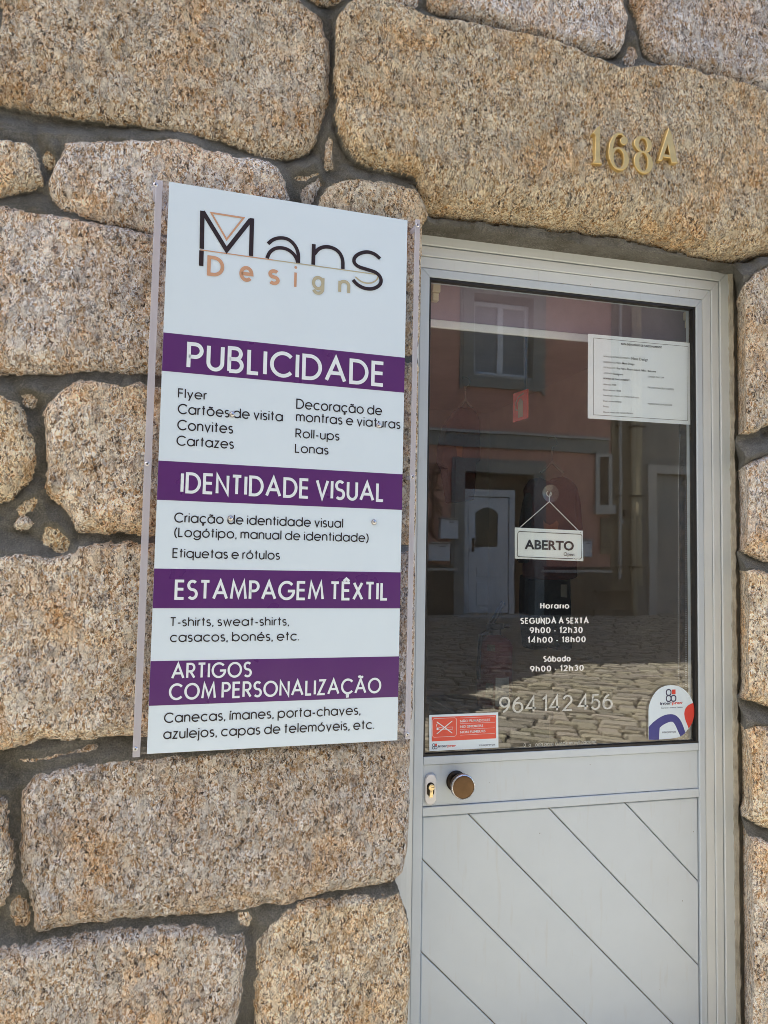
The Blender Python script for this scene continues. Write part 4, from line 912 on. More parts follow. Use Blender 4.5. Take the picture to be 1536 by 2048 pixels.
def loops(fd, fr, c, s):                     # the three-loop mark with its red square
    x, z = c; r = s*.22
    for dx, dz_ in ((-.26, .28), (-.26, -.28), (.26, -.28)):
        k = rrect(x+dx*s-.25*s, z+dz_*s-.27*s, x+dx*s+.25*s, z+dz_*s+.27*s, r); fd.line(k+[k[0]], s*.11)
    fr.rect(x+.08*s, z+.10*s, x+.48*s, z+.54*s, .0010)
fd, fr = F2(), F2(); A, M_, B = T_(258, 788), T_(440, 781), T_(610, 772)
interprev('', ns, A, M_, B, abs(T_(258, 738)[1]-A[1])); loops(fd, fr, T_(192, 768), abs(T_(192, 768)[0]-T_(282, 768)[0]))
fd.build('logo_loops', MAT['navy'], ns); fr.build('logo_square', MAT['red'], ns); fd = F2()
A, B = T_(1068, 762), T_(1388, 748); fd.sans('interprev.pt', A, B, abs(T_(1068, 722)[1]-A[1])); fd.build('web_address', MAT['navy'], ns)

K_ = zoomer(1280, 1360, .078125, YG)
out = [(220,1530),(214,1300),(216,1000),(216,760),(228,660),(260,560),(300,465),(350,375),(410,295),(480,230),(555,183),(640,150),(720,134),(800,130),(880,136),(960,152),(1035,182),(1100,222),(1180,290),(1250,370),(1300,450),(1340,540),(1366,620),(1382,700),(1390,770),(1390,840),(1380,920),(1360,1000),(1335,1080),(1300,1155),(1230,1255),(1150,1350),(1095,1405),(1030,1445),(960,1470),(900,1485),(760,1505),(480,1524),(320,1536)]
q = [K_(*p) for p in out]
rs = thing('safety_sticker', 'round-topped white sticker with a blue arch and red side, lower right of the glass', 'sticker', loc=(sum(p[0] for p in q)/len(q), YG, sum(p[1] for p in q)/len(q)))
MB().prism(q, YG-.0006, YG-.0001).build('sticker_sheet', MAT['panel'], rs)
f = F2(); f.poly([K_(*p) for p in [(1357,585),(1300,606),(1240,640),(1190,685),(1155,735),(1135,800),(1128,870),(1138,950),(1160,1030),(1200,1130),(1240,1238),(1300,1152),(1335,1078),(1360,1000),(1379,920),(1388,840),(1388,770),(1380,700)]]); f.build('red_field', MAT['red'], rs)
f = F2(); f.poly([K_(*p) for p in [(220,1200),(330,1082),(450,990),(535,938),(620,900),(700,880),(780,873),(840,878),(895,896),(940,924),(985,966),(1025,1020),(1060,1080),(1090,1150),(1120,1232),(1156,1346),(1095,1403),(1030,1443),(960,1292),(925,1210),(890,1140),(855,1092),(820,1066),(770,1068),(720,1082),(660,1108),(600,1140),(545,1180),(500,1222),(488,1380),(484,1522),(380,1530),(225,1527)]]); f.build('blue_arch', MAT['blue'], rs)
fd, fr = F2(), F2(); A, M_, B = K_(503, 634), K_(805, 622), K_(1085, 610)
interprev('', rs, A, M_, B, abs(K_(503, 560)[1]-A[1])); loops(fd, fr, K_(790, 393), abs(K_(600, 393)[0]-K_(838, 393)[0]))
fd.build('logo_loops', MAT['navy'], rs); fr.build('logo_square', MAT['red'], rs); fd = F2()
A, B = K_(535, 728), K_(1085, 706); fd.sans('Segurança e Saúde do Trabalho', A, B, abs(K_(535, 700)[1]-A[1]), .01)
fd.build('slogan', MAT['navy'], rs); fd = F2()
A, B = K_(560, 1360), K_(912, 1342); fd.sans('interprev.pt', A, B, abs(K_(560, 1305)[1]-A[1])); fd.build('web_address', MAT['navy'], rs)

# hanging open sign behind the glass
YO = YG + .012
O_ = zoomer(1000, 950, .13021, YO)
tl, tr, br, bl_ = O_(230, 805), O_(1275, 855), O_(1282, 1325), O_(232, 1283)
MAT['board'] = plain('white_board', (0.80, 0.88, 0.91), 0.4, 0, 0.015)
op = thing('open_sign', 'small white hanging sign on a cord from a clear suction cup behind the door glass', 'sign', loc=((tl[0]+tr[0])/2, YO, (tl[1]+bl_[1])/2))
bd = MB().prism([bl_, br, tr, tl], YO, YO+.003, .0006).build('sign_board', MAT['board'], op)
ux = Vector((tr[0]-tl[0], tr[1]-tl[1])); Wd = ux.length; ux.normalize(); uz = Vector((-ux.y, ux.x)); Hd = (Vector(tl)-Vector(bl_)).length
def ob(a, b): q_ = Vector(bl_)+ux*(a*Wd)+uz*(b*Hd); return (q_.x, q_.y)
f = flat_at(YO)
i_ = .028*Wd; rc = rrect(i_, i_*.9, Wd-i_, Hd-.125*Hd, .0065); sc_ = lambda p: (lambda v: (v.x, v.y))(Vector(bl_)+ux*p[0]+uz*p[1])
k0 = [p for p in rc]; gap0, gap1 = Wd*.845, Wd*.925
line = [(gap0, i_*.9)]+[p for p in rc[14:21][::-1]]
bot_l = [(gap0, i_*.9)] + list(reversed(rc[14:21])) + list(reversed(rc[7:14])) + list(reversed(rc[0:7])) + list(reversed(rc[21:28])) + [(gap1, i_*.9)]
f.line([sc_(p) for p in bot_l], .0017)
f.line([sc_((gap0+.0035+t*(gap1-gap0-.007), i_*.95-.0016*math.sin(math.pi*t)+.0006)) for t in [k/6 for k in range(7)]], .0014)
A, B = O_(375, 1133), O_(1132, 1157); f.sans('ABERTO', A, B, abs(O_(375, 990)[1]-A[1])*.97, .030)
A, B = O_(975, 1240), O_(1138, 1248); f.sans('Open', A, B, abs(O_(975, 1186)[1]-A[1]), .004)
f.build('lettering', MAT['ink'], bd)
cc = O_(767, 285); cr = abs(O_(767+125, 285)[0]-cc[0]); hk = O_(765, 415)
MB().lathe((cc[0], YG+.0075, cc[1]), (0, 1, 0), [(0, cr), (.0012, cr*.98), (.004, cr*.6), (.006, cr*.30), (.010, cr*.24), (.012, cr*.20), (.012, 0)], 32).build('suction_cup', MAT['cup'], op, True)
MB().tube([(cc[0]+cr*.3*math.cos(a*.45+2.2), YO+.006, cc[1]+cr*.3*math.sin(a*.45+2.2)) for a in range(12)]+[(hk[0]+.001, YO+.006, (cc[1]+hk[1])/2), (hk[0], YO+.004, hk[1])], .0013, 8).build('hook', MAT['vinyl'], op, True)
e0, e1_ = O_(310, 808), O_(1213, 855)
MB().tube([(e0[0], YO+.0035, e0[1]-.004), (e0[0], YO+.0035, e0[1]), (hk[0]-.003, YO+.003, hk[1]-.001), (hk[0], YO+.003, hk[1]+.001), (hk[0]+.003, YO+.003, hk[1]-.001), (e1_[0], YO+.0035, e1_[1]), (e1_[0], YO+.0035, e1_[1]-.004)], .0011, 8).build('cord', MAT['vinyl'], op, True)
for p in (O_(262, 842), O_(1236, 886)):
    f = flat_at(YO); f.poly(arc(p[0], p[1], .0012, .0012, 0, 340, 10)); f.build('eyelet', MAT['steel'], bd)

# ------------------------------------------------------------------ inside the shop
# roller blind
YB = .230
zh0, zh1 = P(1000, 652, YB).z, P(1000, 668, YB).z
bl = thing('roller_blind', 'lilac roller blind below the door head, with white bottom bar and chain', 'blind', loc=(1.06, YB, 2.33))
MB().tube([(.675, YB+.015, 2.40), (1.555, YB+.015, 2.40)], .022, 20).build('blind_roll', MAT['blind'], bl, True)
MB().box((.68, YB, zh0-.004), (1.55, YB+.0012, 2.42)).build('blind_cloth', MAT['blind'], bl)
MB().box((.675, YB-.004, zh1), (1.555, YB+.006, zh0), .003).build('bottom_bar', MAT['plastic'], bl)
def chain():
    for px in (1357, 1372):
        m = MB()
        for k in range(150):
            py = 870+k*4.3; q_ = P(px+ (3 if k < 20 else 0)*(20-k)/20, py, .215)
            m.lathe(q_, (0, 0, 1), [(-.0017, 0), (-.0009, .0015), (.0009, .0015), (.0017, 0)], 6)
        m.build('bead_chain', MAT['plastic'], bl, True)
chain()
for px, py in ((872, 582), (1380, 636)):
    a = P(px, py, .205); m = MB().box((a.x-.012, .198, a.z-.004), (a.x+.012, .225, a.z+.022), .002)
    m.box((a.x-.010, .202, a.z-.030), (a.x+.008, .220, a.z-.006), .002); m.build('bracket', MAT['cream'], bl)
# garments on hangers
def garment(name, label, cat, Y, out, neck, mat, extra=()):
    c = [P(x, y, Y) for x, y in out]; ctr = sum(c, Vector())/len(c)
    r_ = thing(name, label, cat, loc=ctr)
    bm = bmesh.new(); vs = [bm.verts.new((p.x, Y, p.z)) for p in c]; fc = bm.faces.new(vs)
    g_ = bmesh.ops.extrude_face_region(bm, geom=[fc])
    for q_ in g_['geom']:
        if isinstance(q_, bmesh.types.BMVert): q_.co.y = Y+.10
    bmesh.ops.recalc_face_normals(bm, faces=bm.faces[:])
    MB().bm(bm, .010, 3).build('cloth_body', mat, r_, True, 60)
    n0 = P(neck[0], neck[1], Y+.05); hook = [n0 + Vector((.022*math.sin(t), 0, .075+.022*(1-math.cos(t)))) for t in [k*.5 for k in range(9)]]
    hl = P(neck[0]-neck[2], neck[1]+neck[3], Y+.05); hr = P(neck[0]+neck[2], neck[1]+neck[3], Y+.05)
    MB().tube([hl, n0+Vector((0, 0, .01)), hr], .007, 8).tube([n0+Vector((0, 0, .01)), n0+Vector((0, 0, .075))]+hook, .0025, 6).build('hanger', MAT['trim'], r_, True)
    for nm, poly, mt in extra:
        if nm == 'sleeve':
            MB().prism([D(x, y, Y+.02) for x, y in poly], Y+.02, Y+.08, .008).build(nm, mt, r_, True, 60); continue
        f_ = flat_at(Y); f_.poly([D(x, y, Y) for x, y in poly], .002); f_.build(nm, mt, r_)
    return r_
garment('sweatshirt', 'maroon sweatshirt with black sleeves hanging on a clear hanger inside the shop', 'garment', .95,
  [(1080,952),(1091,959),(1104,963),(1117,959),(1126,951),(1145,960),(1153,972),(1152,1010),(1155,1080),(1157,1155),(1140,1160),(1080,1160),(1064,1155),(1066,1080),(1068,1010),(1066,974)], (1104, 930, 22, 16), MAT['maroon'],
  [('sleeve', [(1079,962),(1066,976),(1056,1000),(1050,1035),(1046,1075),(1045,1125),(1060,1127),(1064,1085),(1068,1040),(1074,1010)], MAT['black_cloth']), ('sleeve', [(1144,960),(1156,972),(1163,1000),(1167,1050),(1170,1120),(1158,1124),(1155,1070),(1151,1010)], MAT['maroon']), ('print', [(1086,1040),(1091,1046),(1098,1050),(1106,1047),(1113,1041),(1117,1047),(1114,1062),(1104,1075),(1094,1070),(1087,1056)], MAT['orange'])])
garment('tshirt', 'dark red T-shirt hanging on a hanger at the left inside the shop', 'garment', 1.3,
  [(922,812),(931,816),(940,812),(955,824),(961,840),(963,920),(955,925),(950,1000),(905,1005),(893,935),(884,920),(890,870),(897,848),(912,826)], (931, 806, 14, 12), MAT['maroon'],
  [('print', [(912,893),(925,893),(924,915),(914,912)], MAT['orange'])])
garment('trousers', 'black trousers with a pale size tag hanging under the maroon sweatshirt', 'garment', 1.05,
  [(1058,1150),(1142,1150),(1144,1220),(1146,1300),(1112,1300),(1102,1230),(1096,1300),(1064,1300),(1056,1220)], (1100, 1138, 26, 8), MAT['black_cloth'],
  [('tag', [(1121,1169),(1134,1169),(1134,1195),(1121,1194)], MAT['trim'])])
# fire extinguisher on a stand
def extinguisher():
    Y = .55; b = P(1003, 1420, Y); t = P(1003, 1275, Y); rx = (P(1038, 1330, Y).x-P(972, 1330, Y).x)/2; H = t.z-b.z
    r_ = thing('fire_extinguisher', 'dark red fire extinguisher with black valve head standing behind the door glass', 'fire extinguisher', loc=(b.x, Y+rx, b.z))
    c = (b.x, Y+rx, b.z)
    body = MB().lathe(c, (0, 0, 1), [(0, rx*.9), (.01, rx), (H*.86, rx), (H*.94, rx*.86), (H*.99, rx*.5), (H*1.02, rx*.3)], 32).build('cylinder_body', MAT['extred'], r_, True)
    MB().lathe((c[0], c[1], c[2]+H*1.01), (0, 0, 1), [(0, rx*.34), (.02, rx*.34), (.022, rx*.5), (.04, rx*.5), (.042, 0)], 20).build('valve_head', MAT['ink'], r_, True)
    z = c[2]+H*1.01+.04
    MB().tube([(c[0]-rx*.3, c[1], z-.005), (c[0]-rx*.05, c[1]-.01, z+.025), (c[0]+rx*.35, c[1]-.02, z+.075)], [.010, .010, .008], 8).tube([(c[0]-rx*.3, c[1], z-.012), (c[0]+rx*.75, c[1]-.02, z-.006)], .008, 8).build('lever', MAT['ink'], r_, True)
    MB().tube([(c[0]-rx*.4, c[1], z-.025), (c[0]-rx*.95, c[1]-.01, z-.04), (c[0]-rx*1.04, c[1]-.01, z-.15), (c[0]-rx*1.02, c[1]-.01, c[2]+H*.4)], .009, 8).build('hose', MAT['ink'], r_, True)
    def patch(nm, px0, py0, px1, py1, mt):
        a0 = P(px0, py0, Y); a1 = P(px1, py1, Y); R2 = rx+.0008; vs = []; n = 6
        for k in range(n+1):
            dx = max(-.97, min(.97, ((a0.x+(a1.x-a0.x)*k/n)-c[0])/rx)); an = math.asin(dx)
            for zz in (a0.z, a1.z): vs.append((c[0]+R2*math.sin(an), c[1]-R2*math.cos(an), zz))
        MB().add(vs, [(2*k, 2*k+1, 2*k+3, 2*k+2) for k in range(n)]).build(nm, mt, r_)
    patch('label_sheet', 992, 1356, 1019, 1412, MAT['trim']); patch('instruction_label', 977, 1368, 988, 1395, MAT['plinth']); patch('instruction_label', 979, 1290, 991, 1303, MAT['plinth'])
    s_ = thing('display_plinth', 'dark low stand under the fire extinguisher', 'stand', loc=(c[0], c[1], .02))
    MB().box((c[0]-.16, Y-.04, .02), (c[0]+.16, Y+.30, b.z-.03), .004).build('stand_body', MAT['tile'], s_); MB().box((c[0]-.17, Y-.05, b.z-.03), (c[0]+.17, Y+.31, b.z), .004).build('stand_top', MAT['tile'], s_)
extinguisher()
# red extinguisher sign, a flag sign seen aslant
def flag_sign():
    a = [P(1026, 788, .42), P(1056, 778, .42)]
    q0, q1 = P(1026, 788, .56), P(1056, 778, .56); h = q0.z-P(1026, 845, .56).z
    dx = q1.x-q0.x
    p0 = Vector((q0.x, .56, q0.z)); d1 = ray(1055.5, 777.5); s = (p0.z-CAM.z)/d1.z; p1 = CAM + d1*s   # same height, further from the camera or nearer
    ex = (p1-p0); W_ = ex.length; ex.normalize(); ey = Vector((0, 0, 1)).cross(ex)*-1
    mat_ = Matrix((ex, ex.cross(Vector((0, 0, 1)))*-1, Vector((0, 0, 1)))).transposed().to_4x4(); mat_.translation = p0
    r_ = thing('extinguisher_sign', 'red flag sign with a white fire extinguisher pictogram inside the shop', 'sign', mat_)
    n_ = ex.cross(Vector((0, 0, 1))); n_ = n_ if n_.dot(CAM-p0) > 0 else -n_
    g3 = lambda u, v, l: p0 + ex*(u*W_) + Vector((0, 0, (v-1)*h)) + n_*l
    m = MB(); vs = [g3(u, v, l) for l in (0, -.003) for u, v in ((0, 0), (1, 0), (1, 1), (0, 1))]
    m.add(vs, [(0, 1, 2, 3), (7, 6, 5, 4), (0, 4, 5, 1), (1, 5, 6, 2), (2, 6, 7, 3), (3, 7, 4, 0)]).build('sign_plate', MAT['red'], r_)
    f_ = Flat(g3); f_.rect(.36, .10, .70, .66); f_.line([(.34, .36), (.22, .42), (.22, .66), (.38, .82), (.74, .90)], .06); f_.rect(.44, .66, .62, .74); f_.build('pictogram', MAT['trimlight'], r_)
    MB().tube([p0+ex*W_*.96+Vector((0, .012, .0)), Vector((p0.x+ex.x*W_*.96, p0.y+ex.y*W_*.96+.012, 2.6))], .004, 6).build('hanging_rod', MAT['darkmetal'], r_)
flag_sign()

# ------------------------------------------------------------------ across the street (seen mirrored in the door glass)
zf = zg(YF)
def vbox(m, px0, py0, px1, py1, y0, y1, bev=0.0):
    """a box on the far front: picture corners give x and z, y0..y1 its depth relative to the front (positive towards the street)"""
    a, b = V(px0, py0), V(px1, py1); c, d = V(px0, py1), V(px1, py0)
    m.box(((a.x+c.x)/2, YF+y0, (b.z+c.z)/2), ((b.x+d.x)/2, YF+y1, (a.z+d.z)/2), bev); return m
xe = V(1222, 1000).x
pinkh = thing('pink_house', 'pink rendered house with grey trim across the street, mirrored in the door glass', 'house', loc=((xe+.5)/2, YF, zf))
dl = V(926, 1100).x; dr = V(1068, 1100).x; dtop = V(990, 944).z
wl_, wr_ = V(945, 690).x, V(1066, 690).x; wt, wb = V(1000, 590).z, V(1000, 757).z
def holed_wall(m, x0, x1, z0, z1, holes, y0, y1):
    xs = sorted({x0, x1, *[h[0] for h in holes], *[h[1] for h in holes]}); zs = sorted({z0, z1, *[h[2] for h in holes], *[h[3] for h in holes]})
    for a, b in zip(xs, xs[1:]):
        zz = None
        for c, d in zip(zs, zs[1:]):
            cx, cz = (a+b)/2, (c+d)/2
            if any(h[0] < cx < h[1] and h[2] < cz < h[3] for h in holes): zz = None; continue
            m.box((a, y0, c), (b, y1, d))
m = MB(); holed_wall(m, -1.5, xe, zf-.6, 7.2, [(dl, dr, zf-.6, dtop), (wl_, wr_, wb, wt)], YF-.35, YF); m.build('wall', MAT['pink'], pinkh)
MB().box((-1.7, YF-7, 7.2), (xe, YF+.3, 7.45), .03).build('roof', MAT['rooft'], pinkh); MB().box((-1.5, YF-6.5, zf-.6), (xe-.02, YF-.9, 7.2)).build('back_wall', MAT['shade'], pinkh)
m = MB(); holed_wall(m, -1.5, xe-.001, zf-.6, V(1000, 1143).z, [(dl-.01, dr+.01, zf-.7, V(1000, 1143).z+.1)], YF, YF+.035); m.build('plinth', MAT['plinth'], pinkh)
m = MB(); zz = V(1000, 1143).z; m.box((-1.5, YF, zz), (V(914, 1140).x, YF+.05, zz+.045)); m.box((V(1079, 1140).x, YF, zz), (xe-.002, YF+.05, zz+.045)); m.build('plinth_cap', MAT['trimlight'], pinkh)
m = MB(); vbox(m, 700, 868, 1215, 895, .0, .05); m.build('band_course', MAT['trim'], pinkh)
m = MB(); vbox(m, 700, 862, 1216, 867.5, .0, .09); m.build('band_cap', MAT['trimlight'], pinkh)
def surround(nm, x0, x1, z0, z1, wd, sill, mat_, parent, y=.045):
    m = MB(); a = .012; m.box((x0-wd, YF-.33, z0-(wd if sill else 0)), (x0+a, YF+y, z1)); m.box((x1-a, YF-.33, z0-(wd if sill else 0)), (x1+wd, YF+y, z1)); m.box((x0-wd, YF-.33, z1-.01), (x1+wd, YF+y, z1+wd))
    if sill: m.box((x0+a+.001, YF, z0-wd), (x1-a-.001, YF+y, z0))
    m.box((x0-wd-.05, YF, z0-(wd+.05 if sill else 0)), (x0-wd-.001, YF+y*.6, z1+wd+.05)); m.box((x1+wd+.001, YF, z0-(wd+.05 if sill else 0)), (x1+wd+.05, YF+y*.6, z1+wd+.05)); m.box((x0-wd, YF, z1+wd+.001), (x1+wd, YF+y*.6, z1+wd+.05))
    return m.build(nm, mat_, parent)
surround('door_surround', dl, dr, zf, dtop, .16, False, MAT['trim'], pinkh); surround('window_surround', wl_, wr_, wb, wt, .17, True, MAT['trim'], pinkh)
m = MB(); vbox(m, 946, 600, 1062, 750, -.16, -.10, .01)
def window_(x0, x1, z0, z1, parent):
    w_ = thing_part('window', parent)
def thing_part(*a): return None
wx0, wx1, wz0, wz1 = V(948, 690).x, V(1063, 690).x, V(1000, 751).z, V(1000, 602).z
m = MB(); fr_ = .07; mid = (wx0+wx1)/2
m.box((wx0, YF-.20, wz0), (wx0+fr_, YF-.12, wz1), .006); m.box((wx1-fr_, YF-.20, wz0), (wx1, YF-.12, wz1), .006); m.box((wx0+fr_, YF-.20, wz1-fr_), (wx1-fr_, YF-.12, wz1), .006); m.box((wx0+fr_, YF-.20, wz0), (wx1-fr_, YF-.12, wz0+fr_), .006); m.box((mid-fr_*.8, YF-.198, wz0+fr_), (mid+fr_*.8, YF-.118, wz1-fr_), .006)
win = m.build('window', MAT['pvc'], pinkh)
MB().box((wx0+fr_*.5, YF-.17, wz0+fr_*.5), (wx1-fr_*.5, YF-.16, wz1-fr_*.5)).build('pane', MAT['greypane'], win); MB().box((wx0-.06, YF-.12, wz0-.05), (wx1+.06, YF+.02, wz0-.002), .006).build('sill', MAT['trimlight'], win)
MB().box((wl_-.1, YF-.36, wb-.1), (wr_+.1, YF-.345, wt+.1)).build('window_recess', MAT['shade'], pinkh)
# door 209
px0, px1, pz1 = V(934, 1100).x, V(1039, 1100).x, V(985, 977).z
m = MB(); jf = .10
m.box((px0, YF-.26, zf), (px0+jf, YF-.18, pz1), .006); m.box((px1-jf, YF-.26, zf), (px1, YF-.18, pz1), .006); m.box((px0+jf, YF-.26, pz1-jf*1.2), (px1-jf, YF-.18, pz1), .006); m.build('door_frame', MAT['pvc'], pinkh)
lx0_, lx1_, lz1_ = px0+jf+.012, px1-jf-.012, pz1-jf*1.2-.012
hx0, hx1, hz0, hz1 = V(960, 1050).x, V(1006, 1050).x, V(983, 1094).z, V(983, 1013).z
leaf = MB(); holed_wall(leaf, lx0_, lx1_, zf+.02, lz1_, [(hx0, hx1, hz0, hz1)], YF-.25, YF-.20)
rise = .10; archp = [(hx0, hz1)]+[(hx0+(hx1-hx0)*k/10, hz1-rise+rise*math.sin(math.pi*k/10)) for k in range(11)]+[(hx1, hz1)]
leaf.prism(archp, YF-.249, YF-.201)
L_ = leaf.build('door', MAT['pvc'], pinkh)
MB().box((hx0-.02, YF-.235, hz0-.02), (hx1+.02, YF-.225, hz1+.02)).build('door_pane', MAT['darkpane'], L_)
m = MB(); 
for za, zb_ in ((zf+.14, zf+.52), (zf+.60, zf+.78)):
    xx0, xx1 = lx0_+.14, lx1_-.14; m.box((xx0, YF-.2005, za), (xx1, YF-.185, zb_), .012)
m.build('raised_panel', MAT['pvc'], L_)
MB().box((lx0_+.05, YF-.20, zf+1.02), (lx0_+.09, YF-.19, zf+1.24)).box((lx0_+.05, YF-.19, zf+1.12), (lx0_+.19, YF-.15, zf+1.14), .005).build('handle', MAT['darkmetal'], L_)
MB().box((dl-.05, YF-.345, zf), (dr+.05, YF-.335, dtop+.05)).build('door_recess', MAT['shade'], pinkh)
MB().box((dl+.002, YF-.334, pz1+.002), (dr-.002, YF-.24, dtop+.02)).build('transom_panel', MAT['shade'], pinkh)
f = Flat(lambda u, v, l: (-u, YF-.24+l, v)); a, b = V(1003, 969), V(976, 969)
f.sans('209', (-a.x, a.z), (-b.x, b.z), .13); f.build('house_number', MAT['trim'], pinkh)
MB().box((dl-.2, YF, zf-.25), (dr+.2, YF+.35, zf+.0), .012).build('doorstep', MAT['trimlight'], pinkh)
# letterboxes
for px0_, py0, px1_, py1, lab in ((876, 1036, 912, 1078, 'white metal letterbox beside door 209, the upper one'), (853, 1084, 896, 1121, 'white metal letterbox left of door 209, the lower one'), (1154, 1078, 1178, 1113, 'grey meter letterbox on the pink wall right of door 209')):
    c = V((px0_+px1_)/2, (py0+py1)/2); r_ = thing('letterbox', lab, 'letterbox', loc=(c.x, YF, c.z), group='letterboxes on the pink house')
    m = MB(); vbox(m, px0_, py0+3, px1_, py1, .002, .12, .006); m.build('box_body', MAT['pvc'], r_)
    m = MB(); vbox(m, px0_-1.5, py0, px1_+1.5, py0+2.6, .002, .15, .004); m.build('lid', MAT['trimlight'], r_)
    m = MB(); vbox(m, px0_+(px1_-px0_)*.5, py0+8, px0_+(px1_-px0_)*.78, py0+10, .1205, .123); m.build('slot', MAT['ink'], r_)
# climbing plant left of the door
def vine():
    r_ = thing('climbing_plant', 'bare brown climbing plant trained on the pink wall left of door 209', 'plant', loc=V(866, 1085))
    m = MB(); rr = random.Random(4)
    def stem(pts, r): m.tube([V(x, y, YF+.03+.02*rr.random()) for x, y in smooth(pts, 2)], r, 6)
    stem([(872, 1075), (862, 1060), (866, 1030), (868, 1000), (862, 975), (868, 950), (875, 925)], .022)
    for pts in ([(864, 965), (858, 950), (853, 935)], [(866, 985), (874, 965), (878, 945)], [(867, 1010), (876, 1020), (884, 1030)], [(866, 1000), (858, 992), (852, 990)], [(862, 1060), (856, 1050), (860, 1035)]): stem(pts, .014)
    m.build('stem', MAT['plant'], r_, True)
    m = MB()
    for k in range(26):
        px, py = rr.uniform(853, 884), rr.uniform(925, 1060); c = V(px, py, YF+.06); a = rr.uniform(0, 6.3); L = rr.uniform(.05, .12); d = Vector((math.cos(a)*L, .02, math.sin(a)*L)); n_ = Vector((-d.z, 0, d.x))*.22
        m.add([c-d, c+n_, c+d, c-n_], [(0, 1, 2, 3)])
    m.build('leaf', MAT['plant'], r_)
vine()
# grey and beige house beyond the pink one
gh = thing('beige_house', 'weathered beige house with drainpipes, right of the pink house across the street', 'house', loc=(xe+2, YF, zf))
xg = V(1272, 1000).x; xg2 = 14.0
bx0_, bx1_, bz0_, bz1_ = V(1190, 960).x, V(1221, 960).x, V(1205, 1010).z, V(1205, 908).z
m = MB(); m.box((xe+.002, YF-.35, zf-.6), (xg, YF+.02, 6.3)); m.build('wall', MAT['beige'], gh)
m = MB(); holed_wall(m, xg, xg2, zf-.6, 6.0, [(V(1312, 1050).x, V(1395, 1050).x, zf-.6, V(1330, 948).z)], YF-.35, YF-.03); m.build('grey_wall', MAT['greywall'], gh)
MB().box((xe+.002, YF-6, 6.3), (xg2+.2, YF+.25, 6.5), .03).build('roof', MAT['rooft'], gh); MB().box((xe+.02, YF-6, zf-.6), (xg2, YF-.9, 6.0)).build('back_wall', MAT['shade'], gh)
MB().box((bx0_, YF+.0205, bz0_), (bx0_+.07, YF+.06, bz1_)).box((bx1_-.06, YF+.0205, bz0_), (bx1_, YF+.06, bz1_)).box((bx0_+.07, YF+.0205, bz1_-.06), (bx1_-.06, YF+.06, bz1_)).box((bx0_-.03, YF+.0205, bz0_-.16), (bx1_+.05, YF+.10, bz0_-.002)).build('window_frame', MAT['trimlight'], gh)
MB().box((bx0_+.071, YF+.021, bz0_), (bx1_-.061, YF+.024, bz1_-.061)).build('window_pane', MAT['shade'], gh)
gdx0, gdx1, gdz = V(1312, 1050).x, V(1395, 1050).x, V(1330, 948).z
MB().box((gdx0-.16, YF-.031, zf-.2), (gdx0+.0, YF+.03, gdz)).box((gdx1, YF-.031, zf-.2), (gdx1+.16, YF+.03, gdz)).box((gdx0-.16, YF-.031, gdz+.001), (gdx1+.16, YF+.03, gdz+.15)).build('door_surround', MAT['trimlight'], gh)
MB().box((gdx0, YF-.24, zf-.2), (gdx1, YF-.18, gdz), .004).build('door', MAT['greypane'], gh)
m = MB(); a, b = V(1183, 1216), V(1262, 1220); m.box((a.x, YF+.0205, zf-.3), (b.x, YF+.10, V(1220, 1218).z)); m.build('low_plinth', MAT['plinth'], gh)
m = MB(); a, b = V(1186, 1180), V(1256, 1187); m.box((a.x, YF+.0205, a.z-.035), (b.x, YF+.13, a.z)); m.build('ledge', MAT['shade'], gh)
for px, r_, mt, z0_ in ((1235, .028, 'trimlight', .9), (1262, .05, 'pipe', .35), (1269, .075, 'pipe', .8)):
    p_ = V(px, 1000); d_ = thing('drainpipe', {1235: 'thin pale conduit pipe on the beige wall, left of the drainpipes', 1262: 'pale drainpipe running down the middle of the beige wall', 1269: 'thick ochre drainpipe at the edge of the beige wall'}[px], 'drainpipe', loc=(p_.x, YF+.09, zf))
    MB().tube([(p_.x, YF+.09, zf+z0_-.3), (p_.x, YF+.09, 6.1)], r_, 12).build('pipe', MAT[mt], d_, True)
    for z in (1.4, 2.6, 3.8, 5.0): MB().box((p_.x-r_*1.5, YF+.0205, z), (p_.x+r_*1.5, YF+.09+r_*1.1, z+.03), .004).build('clamp', MAT['darkmetal'], d_)
c = V(1211, 1052); mb_ = thing('meter_cabinet', 'flat grey electricity meter cabinet below the dark window, with a warning triangle', 'meter cabinet', loc=(c.x, YF, c.z))
m = MB(); vbox(m, 1200, 1036, 1224, 1108, .021, .06, .006); m.build('cabinet_body', MAT['beige'], mb_)
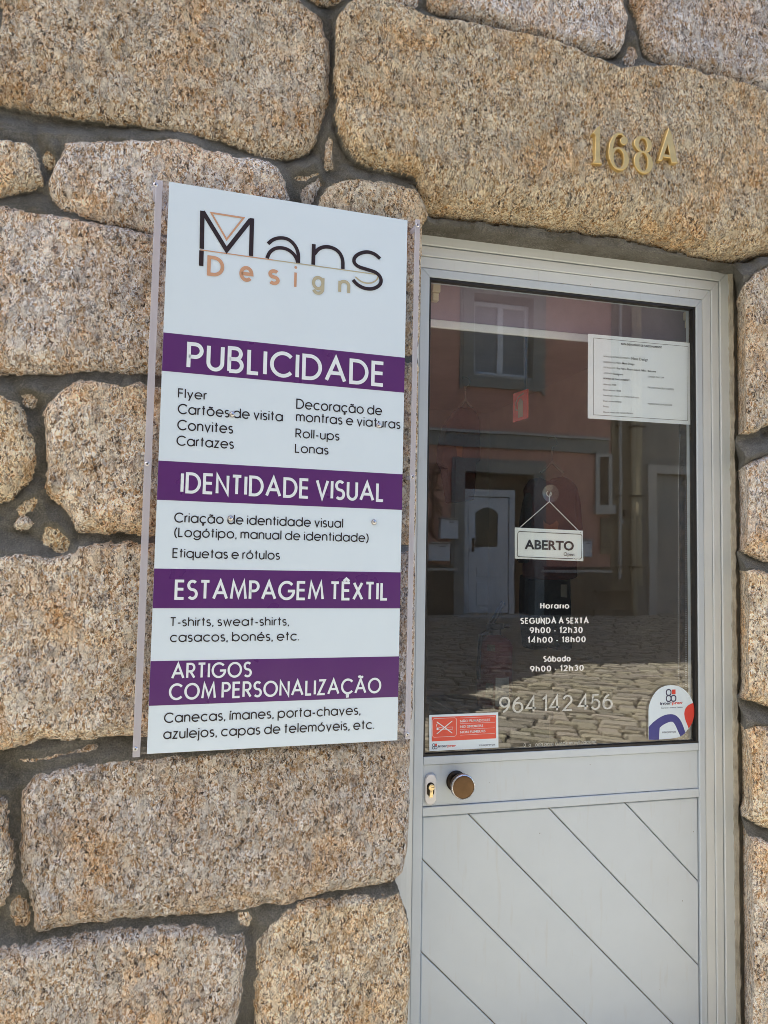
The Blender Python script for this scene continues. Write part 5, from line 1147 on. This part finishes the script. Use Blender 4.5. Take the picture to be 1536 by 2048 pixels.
m = MB(); vbox(m, 1202, 1042, 1222, 1045, .0605, .066); vbox(m, 1208, 1048, 1216, 1053, .0605, .064); m.build('slot', MAT['shade'], mb_)
f = Flat(lambda u, v, l: (-u, YF+.0605+l, v)); tp = [V(1210, 1069), V(1201, 1095), V(1219, 1095)]
f.poly([(-p.x, p.z) for p in tp], .0005); f.build('warning_sign', MAT['pipe'], mb_)
f = Flat(lambda u, v, l: (-u, YF+.063+l, v)); t3 = [(-p.x, p.z) for p in tp]; f.line(t3+[t3[0]], .028); ct = V(1210, 1086); f.line([(-ct.x-.02, ct.z+.09), (-ct.x+.02, ct.z+.01), (-ct.x-.025, ct.z+.01), (-ct.x+.01, ct.z-.07)], .018); f.build('warning_mark', MAT['ink'], mb_)
c = V(1248, 1027); lm = thing('door_bell', 'small dark bell push with a pale plate on the beige wall', 'bell', loc=(c.x, YF, c.z))
m = MB(); vbox(m, 1244, 1020, 1252, 1034, .021, .10, .01); m.build('bell_body', MAT['ink'], lm); m = MB(); vbox(m, 1242, 1039, 1247, 1049, .021, .03, .004); m.build('plate', MAT['trimlight'], lm)
# unseen house-shaped block, added to shade the far side of the street, out of the picture to the left
gb = thing('shadow_block', 'unseen cream house-shaped block added across the street to cast shade, out of the frame', 'house', loc=(-6, -7, 0))
def shadow_mass():
    # outline in (y, z), shaped for the shadow edge on the street; runs along x
    out = [(-3.53, -.3), (-3.53, 3.90), (-3.84, 5.11), (-4.25, 4.80), (-4.92, 6.17), (-5.83, 8.01), (-5.28, 8.98), (-5.28, 13), (-16, 13), (-16, -.3)]
    x0, x1 = -12, -1.0; n = len(out); vs = [(x0, y, z) for y, z in out]+[(x1, y, z) for y, z in out]
    fs = [tuple(range(n)), tuple(range(2*n-1, n-1, -1))]+[(i, i+n, (i+1) % n+n, (i+1) % n) for i in range(n)]
    MB().add(vs, fs).build('wall', MAT['render'], gb)
    MB().box((x0-.1, -16.1, 13), (x1+.01, -5.25, 13.15), .02).build('roof', MAT['rooft'], gb)
shadow_mass()
